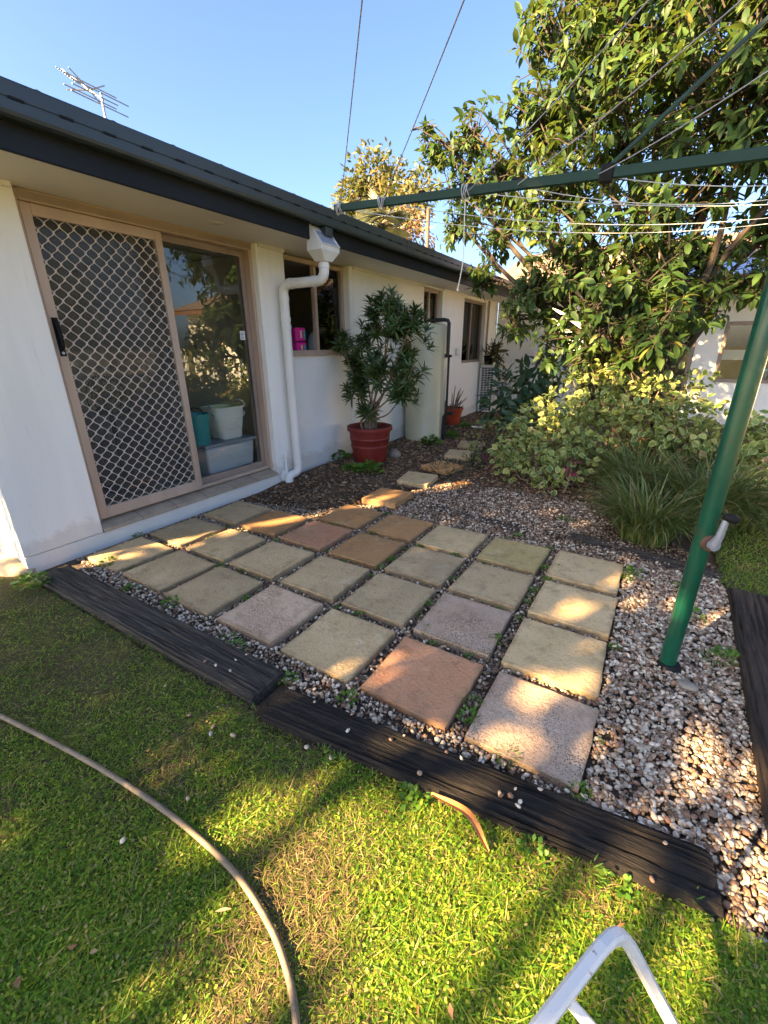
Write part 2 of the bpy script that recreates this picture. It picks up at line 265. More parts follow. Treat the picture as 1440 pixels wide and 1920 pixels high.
leafmat('dry_leaf', [(0.0, (0.2, 0.08, 0.03)), (0.5, (0.3, 0.16, 0.08)), (1.0, (0.36, 0.26, 0.16))], trans=0.1, rough=0.7)

# ------------------------------------------------------------------ object helpers
ORG = {}
def tag(o, label=None, cat=None, group=None, kind=None):
    for k, v in (('label', label), ('category', cat), ('group', group), ('kind', kind)):
        if v: o[k] = v
    return o
def thing(name, loc, label, cat, group=None):
    o = bpy.data.objects.new(name, None); COL.objects.link(o); o.location = tuple(float(x) for x in loc); o.empty_display_size = 0.1
    ORG[o.name] = np.array(loc, float); return tag(o, label, cat, group)
def link(name, me, parent=None, loc=(0, 0, 0)):
    o = bpy.data.objects.new(name, me); COL.objects.link(o); o.location = tuple(float(x) for x in loc)
    if parent is not None: o.parent = parent; ORG[o.name] = ORG[parent.name]
    else: ORG[o.name] = np.array(loc, float)
    return o
def npmesh(name, V, F, mat, smooth=True, rim=None):
    me = bpy.data.meshes.new(name); V = np.ascontiguousarray(V, np.float32); F = np.ascontiguousarray(F, np.int32); k = F.shape[1]
    me.vertices.add(len(V)); me.vertices.foreach_set('co', V.ravel()); me.loops.add(F.size); me.loops.foreach_set('vertex_index', F.ravel())
    me.polygons.add(len(F)); me.polygons.foreach_set('loop_start', np.arange(0, F.size, k, dtype=np.int32))
    if rim is not None:
        a = me.attributes.new('rim', 'FLOAT', 'POINT'); a.data.foreach_set('value', np.ascontiguousarray(rim, np.float32))
    me.update(calc_edges=True); me.polygons.foreach_set('use_smooth', np.full(len(F), smooth)); me.materials.append(MATS[mat]); return me
class MB:
    def __init__(s): s.v = []; s.f = []
    def add(s, V, F):
        o = len(s.v); s.v += [tuple(float(c) for c in p) for p in V]; s.f += [tuple(i + o for i in f) for f in F]; return s
    def box(s, a, b):
        x0, y0, z0 = np.minimum(a, b); x1, y1, z1 = np.maximum(a, b)
        return s.add([(x0, y0, z0), (x1, y0, z0), (x1, y1, z0), (x0, y1, z0), (x0, y0, z1), (x1, y0, z1), (x1, y1, z1), (x0, y1, z1)],
                     [(0, 3, 2, 1), (4, 5, 6, 7), (0, 1, 5, 4), (1, 2, 6, 5), (2, 3, 7, 6), (3, 0, 4, 7)])
    def bar(s, p, q, w, h, up=(0, 0, 1)):
        p = np.array(p, float); q = np.array(q, float); d = q - p; d /= np.linalg.norm(d); u = np.array(up, float); sd = np.cross(d, u)
        if np.linalg.norm(sd) < 1e-4: sd = np.cross(d, (1, 0, 0))
        sd /= np.linalg.norm(sd); u = np.cross(sd, d); V = []
        for c in (p, q):
            for a, b in ((-1, -1), (1, -1), (1, 1), (-1, 1)): V.append(c + sd * a * w / 2 + u * b * h / 2)
        return s.add(V, [(0, 3, 2, 1), (4, 5, 6, 7), (0, 1, 5, 4), (1, 2, 6, 5), (2, 3, 7, 6), (3, 0, 4, 7)])
    def tube(s, pts, r, n=8, cap=True, square=False):
        P = np.array(pts, float); m = len(P); R = np.full(m, r) if np.isscalar(r) else np.array(r, float)
        T = np.zeros_like(P); T[1:-1] = P[2:] - P[:-2]; T[0] = P[1] - P[0]; T[-1] = P[-1] - P[-2]; T /= np.linalg.norm(T, axis=1)[:, None] + 1e-12
        a = np.cross(T[0], (0, 0, 1.0));
        if np.linalg.norm(a) < 1e-3: a = np.cross(T[0], (1.0, 0, 0))
        a /= np.linalg.norm(a); V = []; off = math.pi / 4 if square else 0
        for i in range(m):
            a = a - T[i] * (a @ T[i]); a /= np.linalg.norm(a); b = np.cross(T[i], a)
            for k in range(n): t = 2 * math.pi * k / n + off; V.append(P[i] + (a * math.cos(t) + b * math.sin(t)) * R[i])
        F = [(i * n + k, i * n + (k + 1) % n, (i + 1) * n + (k + 1) % n, (i + 1) * n + k) for i in range(m - 1) for k in range(n)]
        if cap: F += [tuple(range(n - 1, -1, -1)), tuple((m - 1) * n + k for k in range(n))]
        return s.add(V, F)
    def lathe(s, prof, c, n=32, sx=1.0, sy=1.0, closed=False):
        V = [(c[0] + r * sx * math.cos(2 * math.pi * k / n), c[1] + r * sy * math.sin(2 * math.pi * k / n), c[2] + z) for r, z in prof for k in range(n)]
        m = len(prof); F = [(i * n + k, i * n + (k + 1) % n, (i + 1) * n + (k + 1) % n, (i + 1) * n + k) for i in range(m - 1) for k in range(n)]
        if prof[0][0] > 1e-4: F.append(tuple(range(n - 1, -1, -1)))
        if prof[-1][0] > 1e-4: F.append(tuple((m - 1) * n + k for k in range(n)))
        return s.add(V, F)
    def prism(s, poly, p0, p1):       # polygon given as 3D offsets swept from p0 to p1
        n = len(poly); V = [np.array(p0) + np.array(q) for q in poly] + [np.array(p1) + np.array(q) for q in poly]
        return s.add(V, [tuple(range(n - 1, -1, -1)), tuple(range(n, 2 * n))] + [(i, (i + 1) % n, n + (i + 1) % n, n + i) for i in range(n)])
    def build(s, name, mat, parent=None, smooth=False, bevel=0.0, seg=1):
        org = ORG[parent.name] if parent is not None else np.zeros(3)
        me = bpy.data.meshes.new(name); me.from_pydata([tuple(np.array(p) - org) for p in s.v], [], s.f); me.update()
        me.polygons.foreach_set('use_smooth', [smooth] * len(me.polygons)); me.materials.append(MATS[mat])
        o = link(name, me, parent)
        if bevel:
            md = o.modifiers.new('bevel', 'BEVEL'); md.width = bevel; md.segments = seg; md.limit_method = 'ANGLE'; md.angle_limit = math.radians(40)
        elif smooth:
            try: me.set_sharp_from_angle(angle=math.radians(42))
            except Exception: pass
        return o
def arc(c, a, b, r, t0, t1, n=6):
    c, a, b = (np.array(x, float) for x in (c, a, b))
    return [c + (a * math.cos(t) + b * math.sin(t)) * r for t in np.linspace(t0, t1, n)]
def smooth_path(pts, n=8):
    P = [np.array(p, float) for p in pts]; P = [2 * P[0] - P[1]] + P + [2 * P[-1] - P[-2]]; out = []
    for i in range(1, len(P) - 2):
        for t in np.linspace(0, 1, n, endpoint=False):
            a, b, c, d = P[i - 1:i + 3]; out.append(0.5 * (2 * b + (c - a) * t + (2 * a - 5 * b + 4 * c - d) * t * t + (3 * b - 3 * c + d - a) * t ** 3))
    out.append(P[-2]); return out

# leaf templates: verts (length along +Y, width X, normal Z), quads, rim value
def leaf_shape(stations, fold=0.12, droop=0.12):
    V, F, rimv = [], [], []
    for y, w in stations:
        z = -droop * y * y
        V += [(-w / 2, y, z + fold * w), (0, y, z), (w / 2, y, z + fold * w)]; rimv += [1, 0, 1]
    for i in range(len(stations) - 1):
        o = 3 * i; F += [(o, o + 1, o + 4, o + 3), (o + 1, o + 2, o + 5, o + 4)]
    return np.array(V, float), np.array(F), np.array(rimv, float)
def strip_shape(stations, droop=0.15):
    V = [(sg * w / 2, y, -droop * y * y) for y, w in stations for sg in (-1, 1)]; return np.array(V, float), np.array([(2 * i, 2 * i + 1, 2 * i + 3, 2 * i + 2) for i in range(len(stations) - 1)]), np.tile([1., 1.], len(stations))
LEAF = {
    'ovate': leaf_shape([(0, .04), (.28, .41), (.68, .37), (1, .02)], .14, .3),
    'ovate_lo': leaf_shape([(0, .05), (.45, .5), (1, .03)], .14, .2),
    'lance': leaf_shape([(0, .04), (.35, .19), (.7, .15), (1, .01)], .12, .18),
    'round': leaf_shape([(0, .2), (.3, .78), (.65, .8), (1, .16)], .1, .2),
    'strap': leaf_shape([(0, 1), (1, 1)], 0, 0),
    'blade': strip_shape([(0, .9), (.55, .8), (1, .06)], .18),
    'flat': strip_shape([(0, .06), (.45, .52), (1, .04)]),
    'clover': strip_shape([(0, .15), (.55, .85), (1, .35)], .15),
}
def frames(D, N):
    D = D / (np.linalg.norm(D, axis=1, keepdims=True) + 1e-9); X = np.cross(D, N); X /= np.linalg.norm(X, axis=1, keepdims=True) + 1e-9
    return np.stack([X, D, np.cross(X, D)], 2)     # columns x, y(dir), z(normal)
def leaf_batch(shape, P, M, S):
    V, F, rimv = LEAF[shape]; n = len(P); k = len(V)
    W = np.einsum('nij,kj->nki', M, V) * np.asarray(S)[:, None, None] + P[:, None, :]
    FF = (F[None] + (np.arange(n) * k)[:, None, None]).reshape(-1, F.shape[1]); return W.reshape(-1, 3), FF, np.tile(rimv, n)
_leafmesh = {}
def foliage(parent, shape, P, D, N, S, mat, name='foliage', singles=0, leafname='leaf'):
    """leaves of one plant: the ones that show largest as separate leaf parts, the rest as one part"""
    M = frames(D, N); org = ORG[parent.name]; S = np.asarray(S, float)
    if singles:
        px, dep = to_px(P + D / np.linalg.norm(D, axis=1, keepdims=True) * S[:, None] * .5)
        vis = (px[:, 0] > 0) & (px[:, 0] < 1440) & (px[:, 1] > 0) & (px[:, 1] < 1920)
        view = P - np.array([0, 0, EYE]); view /= np.linalg.norm(view, axis=1, keepdims=True)
        face = np.abs(np.einsum('ni,ni->n', M[:, :, 2], view)); score = np.where(vis, S / dep ** 1.6 * (.3 + face), 0)
        idx = np.argsort(-score)[:min(singles, int(vis.sum()))]
        key = (shape, mat)
        if key not in _leafmesh: V, F, r = LEAF[shape]; _leafmesh[key] = npmesh(leafname, V, F, mat, True, r)
        for i in idx:
            o = bpy.data.objects.new(leafname, _leafmesh[key]); COL.objects.link(o); o.parent = parent
            m = Matrix(M[i].tolist()).to_4x4(); o.matrix_local = Matrix.Translation((P[i] - org).tolist()) @ m @ Matrix.Scale(float(S[i]), 4)
        keep = np.ones(len(P), bool); keep[idx] = False; P, M, S = P[keep], M[keep], S[keep]
    V, F, r = leaf_batch(shape, P - org, M, S); o = link(name, npmesh(name, V, F, mat, True, r), parent); o['kind'] = 'stuff'; return o
def unit(n): v = rng.normal(size=(n, 3)); return v / np.linalg.norm(v, axis=1, keepdims=True)

# ================================================================== the setting
def sheet(name, poly, z, mat):
    me = bpy.data.meshes.new(name); me.from_pydata([(x, y, z) for x, y in poly], [], [tuple(range(len(poly)))]); me.update(); me.materials.append(MATS[mat])
    return tag(link(name, me), kind='structure')
GZ = -0.05
surf('far_lawn_mat', (0.11, 0.135, 0.035), (0.19, 0.17, 0.075), nscale=.8, c3=(0.22, 0.18, 0.1), n3=9, rough=0.95, spec=0.1, bump=0.6, bscale=60)
sheet('ground', [(-300, -300), (300, -300), (300, 300), (-300, 300)], GZ - .004, 'far_lawn_mat')
LZ = -0.014
sheet('lawn', [(-6.5, -1.2), (4.5, -1.2), (4.5, 10.3), (.57, 10.3), (.57, 3.42), (.60, 3.07), (.78, 3.03), (.74, .62), (.52, .62), (.40, .97), (-1.05, .82), (-1.28, .84), (-3.25, .86), (-3.35, .90), (-6.5, .90)], LZ, 'ground_mat')
# garden soil, gently mounded towards the wall
nx, ny = 30, 60; sv = []; sf = []
for j in range(ny + 1):
    for i in range(nx + 1):
        x = -3.43 + (0.62 + 3.43) * i / nx; y = .86 + (10.38 - .86) * j / ny
        m_ = max(0, min(1, (y - 2.9) / .9)) * max(0, min(1, (-1.9 - x) / .6)); z = -0.0455 + 0.0625 * m_ + (0.012 * math.sin(9 * x + 3 * y) * math.sin(7 * y) if m_ > .2 else 0) + .03 * max(0, min(1, (y - 4.6) / 1.0)) * (1 - m_)
        sv.append((x, y, z)); 
for j in range(ny):
    for i in range(nx): a = j * (nx + 1) + i; sf.append((a, a + 1, a + nx + 2, a + nx + 1))
me = bpy.data.meshes.new('garden_soil'); me.from_pydata(sv, [], sf); me.update(); me.materials.append(MATS['soil_mat']); me.polygons.foreach_set('use_smooth', [True] * len(sf))
soil = tag(link('garden_soil', me), kind='structure')
paving = sheet('paving_bed', [(-3.40, 1.09), (0.60, 1.09), (0.60, 3.36), (-1.2, 4.2), (-2.05, 3.95), (-2.15, 3.35), (-2.55, 2.85), (-3.40, 2.62)], -0.0415, 'gravel_base_mat')

# ---- pavers
SP = 0.4830; GX, GY = -3.0853, 1.4149; HALF = 0.211
def paver_mesh(seed, half=HALF, th=0.05, n=7):
    r = random.Random(seed); V = []; F = []
    cr = [(r.uniform(-.006, .006), r.uniform(-.006, .006)) for _ in range(4)]
    rough_e = [[r.uniform(-.007, .002) for _ in range(n + 1)] for _ in range(4)]
    for j in range(n + 1):
        for i in range(n + 1):
            s, t = i / n, j / n
            def ease(q): return q if 0 < q < 1 else q
            x = (s - .5) * 2 * half; y = (t - .5) * 2 * half
            x += (1 - s) * ((1 - t) * cr[0][0] + t * cr[3][0]) + s * ((1 - t) * cr[1][0] + t * cr[2][0]); y += (1 - s) * ((1 - t) * cr[0][1] + t * cr[3][1]) + s * ((1 - t) * cr[1][1] + t * cr[2][1])
            if i == 0: x -= rough_e[0][j]
            if i == n: x += rough_e[1][j]
            if j == 0: y -= rough_e[2][i]
            if j == n: y += rough_e[3][i]
            e = min(s, 1 - s, t, 1 - t); z = -.0035 if e == 0 else 0.0
            if e == 0 and (i in (0, n)) and (j in (0, n)): x *= .975; y *= .975; z = -.006
            V.append((x, y, z + (r.uniform(-.0022, .0022) if e else 0)))
    # inner border close to the rim for a rounded arris
    for j in range(n + 1):
        for i in range(n + 1):
            if (i in (1, n - 1)) or (j in (1, n - 1)):
                k = j * (n + 1) + i; x, y, z = V[k]; lim = half - .007
                if i == 1: x = -lim
                if i == n - 1: x = lim
                if j == 1: y = -lim
                if j == n - 1: y = lim
                if 0 < i < n and 0 < j < n: V[k] = (x, y, z)
                elif i in (0, n): V[k] = (V[k][0], y, z)
                else: V[k] = (x, V[k][1], z)
    for j in range(n):
        for i in range(n): a = j * (n + 1) + i; F.append((a, a + 1, a + n + 2, a + n + 1))
    ring = [i for i in range(n)] + [n + (n + 1) * j for j in range(n)] + [(n + 1) * n + n - i for i in range(n)] + [(n + 1) * (n - j) for j in range(n)]
    o = len(V)
    for k in ring: V.append((V[k][0] * 1.0, V[k][1] * 1.0, -th))
    m = len(ring)
    for k in range(m): F.append((ring[(k + 1) % m], ring[k], o + k, o + (k + 1) % m))
    me = bpy.data.meshes.new('paver'); me.from_pydata(V, [], F); me.update(); me.polygons.foreach_set('use_smooth', [True] * len(F))
    me.set_sharp_from_angle(angle=math.radians(14)); return me
kinds = ['buff buff buff', 'buff buff orange', 'grey buff pink orange', 'speck grey orange orange', 'grey grey buff buff', 'pink speck grey ochre', 'speck buff buff buff']
nudge = {(2, 0): (.012, .025), (2, 1): (.0, .018), (0, 2): (-.01, 0), (3, 3): (.01, .01), (0, 5): (-.004, -.01), (0, 6): (.008, 0), (1, 5): (.006, -.006)}
PAVERS = []
for j, row in enumerate(kinds):
    for i, k in enumerate(row.split()):
        me = paver_mesh(100 * j + i); me.materials.append(MATS['paver_' + k])
        o = link('paver', me, paving); dx, dy = nudge.get((i, j), (0, 0)); hz = rnd.uniform(-.004, .003)
        x, y = GX + SP * j + dx + rnd.uniform(-.006, .006), GY + SP * i + dy + rnd.uniform(-.006, .006)
        o.location = (x, y, hz); o.rotation_euler = (rnd.uniform(-.008, .008), rnd.uniform(-.008, .008), rnd.uniform(-.02, .02)); PAVERS.append((x, y, HALF + .004))
# stepping stones leading to the tank
steps = [((727, 928), .19, .03), ((783, 895), .18, .035), ((830, 872), .19, .045), ((862, 849), .17, .05), ((884, 831), .18, .055)]
for q, ((u, v), hf, z) in enumerate(steps):
    me = paver_mesh(900 + q, half=hf, th=.06); me.materials.append(MATS['paver_orange' if q in (0, 2) else 'paver_buff'])
    p = gz(u, v, z); o = link('stepping_stone', me, soil); o.location = (p[0], p[1], z); o.rotation_euler = (rnd.uniform(-.03, .03), rnd.uniform(-.03, .03), rnd.uniform(-.35, .35)); PAVERS.append((p[0], p[1], hf))

# ================================================================== house
WX = -3.416                      # front face of the wall
CY = 0.904                       # near corner
SOF = 2.30
house = thing('house', (WX, CY, GZ), 'low cream rendered house with dark metal gutter along the left of the yard', 'house')
RX = WX - 0.105                  # recessed plane for door and windows
yD0, yD1, yW0, yW1 = 1.415, 3.262, 3.625, 4.80
END = 10.40
w = MB()
w.box((WX - .22, CY, .083), (WX, yD0, SOF - .002)).build('pier', 'pier_paint', house, bevel=.004)
MB().box((WX - .22, yD1, .083), (WX, yW0, SOF - .002)).build('pier', 'pier_paint', house, bevel=.004)
w = MB()
w.box((WX - .22, yW1, -.1), (WX, 6.72, SOF - .002)); w.box((WX - .22, 6.72, -.1), (WX, 7.42, 1.70)); w.box((WX - .22, 6.72, 2.27), (WX, 7.42, SOF - .002))
w.box((WX - .22, 7.42, -.1), (WX, 8.40, SOF - .002)); w.box((WX - .22, 8.40, -.1), (WX, 9.62, 1.08)); w.box((WX - .22, 8.40, 2.24), (WX, 9.62, SOF - .002)); w.box((WX - .22, 9.62, -.1), (WX, END, SOF - .002))
w.box((WX - .32, yW0 + .001, -.1), (RX + .02, yW1 - .001, 1.315))       # panel under the first window
w.build('wall', 'wall_paint', house, bevel=.003)
ew = MB(); ew.box((WX - 6.5, CY + .002, -.1), (WX - .221, CY + .2, SOF + .3)); ew.build('end_wall', 'wall_paint', house)
pl = MB(); pl.box((WX - .24, CY - .001, -.1), (WX + .001, yW0 + .002, .079)); pl.build('slab_edge', 'pier_paint', house, bevel=.004)
# eaves
FX = -2.895; GF = -2.775
s = MB(); s.box((FX - .0, .30, SOF), (WX - .25, END, SOF + .012)); s.build('soffit', 'soffit_paint', house)
for a, b in ((CY, yD0 - .01), (yD1 + .02, yW0), (yW1, 6.72), (7.42, 8.4)): MB().box((WX + .001, a, SOF - .03), (WX + .018, b, SOF - .001)).build('cornice_strip', 'soffit_paint', house)
fa = MB(); fa.box((FX, .28, SOF - .012), (FX + .022, END - .6, 2.53)); fa.build('fascia', 'fascia_metal', house, bevel=.003)
prof = [(FX + .023, 2.408), (GF - .025, 2.402), (GF - .006, 2.410), (GF, 2.425), (GF, 2.466), (GF - .004, 2.469), (GF - .004, 2.473), (GF, 2.476), (GF, 2.535), (GF - .004, 2.545), (GF - .014, 2.545), (GF - .014, 2.43), (FX + .023, 2.43)]
gu = MB(); gu.prism([(x, 0, z) for x, z in prof], (0, .27, 0), (0, END - .62, 0)); gutter = gu.build('gutter', 'gutter_metal', house)
slot = MB(); slot.box((-.0015, -.032, -.006), (.0015, .032, .006)); sm = bpy.data.meshes.new('overflow_slot'); sm.from_pydata(slot.v, [], slot.f); sm.materials.append(MATS['slot_dark'])
for k in range(44):
    o = link('overflow_slot', sm, gutter); o.location = tuple(np.array((GF + .0012, .42 + .21 * k, 2.474)) - ORG[house.name])
jn = MB(); jn.box((GF + .0005, 5.0, 2.42), (GF + .003, 5.05, 2.54)); jn.build('gutter_joiner', 'gutter_metal', house)
rf = MB()
rv = []; nrib = 130
for k in range(nrib + 1):
    y = .22 + (END + 1.5 - .22) * k / nrib; dz = .02 if k % 4 == 1 else 0.0
    rv += [(GF - .05, y, 2.548 + dz), (-7.2, y, 2.548 + dz + 4.375 * math.tan(math.radians(16)))]
rf.add(rv, [(2 * k, 2 * k + 1, 2 * k + 3, 2 * k + 2) for k in range(nrib)])
o = len(rf.v); rf.add([(-7.2, .22, 3.803), (-7.2, END + 1.5, 3.803), (-11.4, END + 1.5, 2.6), (-11.4, .22, 2.6)], [(0, 1, 2, 3)])
rf.build('roof', 'roof_metal', house)
sl_ = MB(); lp = gz(405, 418, SOF); sl_.lathe([(0, -.004), (.045, -.004), (.05, 0), (.05, .002)], (lp[0], lp[1], SOF - .002), 20); sl_.build('downlight', 'light_disc', house, smooth=True)

# interior shells so the openings look into rooms
rm = MB(); X0, X1 = -7.0, WX - .23
rm.box((X0, CY + .21, .06), (WX - .20, END, .10)); rm.build('room_floor', 'room_floor', house)
cl0 = MB(); cl0.box((-9.9, CY + .205, SOF + .013), (WX - .22, END, SOF + .03)); cl0.build('ceiling', 'room_wall', house)
rw = MB(); rw.box((X0 - .1, CY + .21, .1), (X0, END, SOF)); rw.box((X0, 3.55, .101), (WX - .33, 3.62, SOF)); rw.box((X0, 6.2, .101), (WX - .23, 6.28, SOF)); rw.box((X0, 8.0, .101), (WX - .23, 8.08, SOF)); rw.build('room_wall', 'room_wall', house)

# ---- sliding door
DX = RX
sd = MB()
for k in range(6):
    a = yD0 + .004 + k * (yD1 - yD0) / 6; b = yD0 - .004 + (k + 1) * (yD1 - yD0) / 6
    t = MB(); t.add([(WX + .012, a, .081), (WX + .012, b, .081), (DX - .05, b, .081), (DX - .05, a, .081), (WX + .012, a, .108), (WX + .012, b, .108), (DX - .05, b, .150), (DX - .05, a, .150)],
                    [(0, 1, 5, 4), (1, 2, 6, 5), (2, 3, 7, 6), (3, 0, 4, 7), (4, 5, 6, 7), (3, 2, 1, 0)]); t.build('sill_tile', 'tile_sill', house, bevel=.002)
mo = MB(); mo.add([(WX + .006, yD0, .08), (WX + .006, yD1, .08), (DX - .06, yD1, .08), (DX - .06, yD0, .08), (WX + .006, yD0, .104), (WX + .006, yD1, .104), (DX - .06, yD1, .147), (DX - .06, yD0, .147)],
       [(0, 1, 5, 4), (1, 2, 6, 5), (2, 3, 7, 6), (3, 0, 4, 7), (4, 5, 6, 7), (3, 2, 1, 0)]); mo.build('sill_bedding', 'mortar', house)
zB, zT = .152, 2.235
fr = MB()
fr.box((DX - .07, yD0 - .0, zB), (DX + .045, yD0 + .035, SOF)); fr.box((DX - .07, yD1 - .035, zB), (DX + .045, yD1, SOF)); fr.box((DX - .07, yD0 + .0352, zT), (DX + .05, yD1 - .0352, SOF)); fr.box((DX - .07, yD0 + .0352, zB), (DX + .02, yD1 - .0352, zB + .03))
door = fr.build('sliding_door', 'frame_tan', house, bevel=.003)
track = MB(); track.box((DX + .0502, yD0 + .01, zT + .012), (DX + .056, yD1 - .01, SOF - .012)); track.build('head_track', 'frame_brown', door)
gp = MB(); yg0, yg1 = 2.32, yD1 - .036
gp.box((DX - .06, yg0, zB + .031), (DX - .025, yg0 + .05, zT - .001)); gp.box((DX - .06, yg1 - .05, zB + .031), (DX - .025, yg1, zT - .001)); gp.box((DX - .06, yg0 + .0502, zB + .031), (DX - .025, yg1 - .0502, zB + .085)); gp.box((DX - .06, yg0 + .0502, zT - .05), (DX - .025, yg1 - .0502, zT - .001))
gp.build('glass_panel_frame', 'frame_brown', door, bevel=.002)
pn = MB(); pn.box((DX - .045, yg0 + .048, zB + .083), (DX - .039, yg1 - .048, zT - .048)); pn.build('pane', 'pane_glass', door)
# second leaf of glass behind the screen, slid open half way
pn2 = MB(); pn2.box((DX - .1, 1.50, zB + .083), (DX - .094, 2.30, zT - .048)); pn2.build('pane', 'pane_glass', door)
st = MB(); sp = on_wall(455, 629, DX - .036); st.box((DX - .0385, sp[1] - .03, sp[2] - .04), (DX - .0375, sp[1] + .03, sp[2] + .04)); stk = st.build('sticker', 'sticker_white', door)
sl2 = MB()
for k, L in enumerate((.044, .04, .046, .03, .044, .036)): sl2.box((DX - .0374, sp[1] - .024, sp[2] + .028 - k * .0115), (DX - .037, sp[1] - .024 + L, sp[2] + .033 - k * .0115))
sl2.build('sticker_print', 'print_grey', door)
# screen door
ys0, ys1 = yD0 + .036, 2.365; SX = DX + .018; fw = .058
sc_ = MB()
sc_.box((SX, ys0, zB + .012), (SX + .026, ys0 + fw, zT - .004)); sc_.box((SX, ys1 - fw, zB + .012), (SX + .026, ys1, zT - .004)); sc_.box((SX, ys0 + fw + .0002, zB + .012), (SX + .026, ys1 - fw - .0002, zB + .012 + .085)); sc_.box((SX, ys0 + fw + .0002, zT - .07), (SX + .026, ys1 - fw - .0002, zT - .004))
screen = sc_.build('screen_door', 'frame_tan', house, bevel=.003)
g0, g1, h0, h1 = ys0 + fw - .004, ys1 - fw + .004, zB + .093, zT - .066
gr = MB(); dA = .0205; per = .088; ns = int((g1 - g0) / (2 * dA)); dA = (g1 - g0) / (2 * ns)
zz = np.linspace(h0, h1, int((h1 - h0) / per * 10))
for k in range(ns + 1):
    yc = g0 + 2 * dA * k; sg = 1 if k % 2 else -1; hw = .0034
    yy = yc + sg * dA * .93 * np.sign(np.sin(2 * math.pi * zz / per)) * np.abs(np.sin(2 * math.pi * zz / per)) ** .8
    V = []
    for y, z in zip(yy, zz):
        yl, yr = max(g0, min(g1, y - hw)), max(g0, min(g1, y + hw)); V += [(SX + .010, yl, z), (SX + .010, yr, z), (SX + .015, yr, z), (SX + .015, yl, z)]
    F = []
    for i in range(len(zz) - 1):
        for a in range(4): F.append((4 * i + a, 4 * i + (a + 1) % 4, 4 * i + 4 + (a + 1) % 4, 4 * i + 4 + a))
    gr.add(V, F)
gr.build('diamond_grille', 'grille_metal', screen)
fs = MB(); fs.add([(SX + .006, g0, h0), (SX + .006, g1, h0), (SX + .006, g1, h1), (SX + .006, g0, h1)], [(0, 1, 2, 3)]); fs.build('fly_screen', 'fly_screen', screen)
hp = on_wall(97, 632, SX + .03); hd = MB()
hd.tube(smooth_path([(SX + .028, ys0 + .03, hp[2] + .1), (SX + .05, ys0 + .03, hp[2] + .085), (SX + .056, ys0 + .03, hp[2]), (SX + .05, ys0 + .03, hp[2] - .06), (SX + .028, ys0 + .03, hp[2] - .075)], 5), .014, 8)
hd.box((SX + .0262, ys0 + .012, hp[2] - .12), (SX + .034, ys0 + .048, hp[2] + .12)); hnd = hd.build('handle', 'black_plastic', screen, smooth=True)
lk = MB(); lk.lathe([(.009, 0), (.009, .004), (0, .004)], (0, 0, 0), 12); lk.v = [(SX + .034 + z, ys0 + .03 + x, hp[2] - .1 + y) for x, y, z in lk.v]; lk.build('key_cylinder', 'alloy', screen)

# ---- windows along the wall
def window(y0, y1, z0, z1, x, mull, framemat='frame_tan', sill=True, open_left=False):
    f = MB(); fw = .045
    f.box((x - .03, y0, z0), (x + .04, y0 + fw, z1)); f.box((x - .03, y1 - fw, z0), (x + .04, y1, z1)); f.box((x - .03, y0 + fw + .0002, z0), (x + .04, y1 - fw - .0002, z0 + fw)); f.box((x - .03, y0 + fw + .0002, z1 - fw), (x + .04, y1 - fw - .0002, z1))
    for m in mull: f.box((x - .02, m - .02, z0 + fw + .0002), (x + .032, m + .02, z1 - fw - .0002))
    wd = f.build('window', framemat, house, bevel=.002); ed = [y0 + fw] + list(mull) + [y1 - fw]
    for k in range(len(ed) - 1):
        if open_left and k == 0: continue
        p = MB(); p.box((x - .004, ed[k] - .001 + (.02 if k else 0), z0 + fw - .001), (x + .001, ed[k + 1] + .001 - (.02 if k < len(ed) - 2 else 0), z1 - fw + .001)); p.build('pane', 'window_glass', wd)
    if sill: q = MB(); q.box((x + .0402, y0 - .002, z0 - .012), (x + .075, y1 + .002, z0 + .016)); q.build('sill', framemat, wd, bevel=.002)
    return wd
window(yW0 + .012, yW1 - .08, 1.318, 2.282, RX - .02, [4.20], open_left=True)
rj = MB(); rj.box((RX - .06, yW1 - .079, 1.316), (WX - .002, yW1 - .001, SOF - .003)); rj.build('window_reveal', 'wall_paint', house)
window(6.74, 7.40, 1.70, 2.268, RX, [7.06])
window(8.42, 9.60, 1.08, 2.238, RX, [8.98], 'frame_brown')
ct = MB()
for k in range(9): ct.tube([(RX - .12 + .012 * math.sin(k * 2), 4.66 - .03 * k, 1.3), (RX - .12 + .012 * math.sin(k * 2), 4.66 - .03 * k, 2.27)], .02, 6)
ct.build('curtain', 'curtain', house, smooth=True)
ct = MB()
for k in range(14): ct.tube([(RX - .12 + .012 * math.sin(k * 2), 9.56 - .036 * k, 1.0), (RX - .12 + .012 * math.sin(k * 2), 9.56 - .036 * k, 2.24)], .024, 6)
ct.build('curtain', 'curtain', house, smooth=True)
vb = MB(); vb.box((WX + .001, 8.06, 1.24), (WX + .05, 8.2, 1.36)); vb.build('tap_box', 'soffit_paint', house, bevel=.01)
cd = MB(); cd.tube([(WX + .03, 9.72, 1.0), (WX + .03, 9.72, 2.28)], .022, 8); cd.build('conduit', 'frame_tan', house, smooth=True)

# ---- rainwater head and downpipe
PX = -3.335; PR = .0455
hx0, hx1 = -3.03, -2.78        # head hangs under the gutter
hy0, hy1 = 3.40, 3.66
rh = MB()
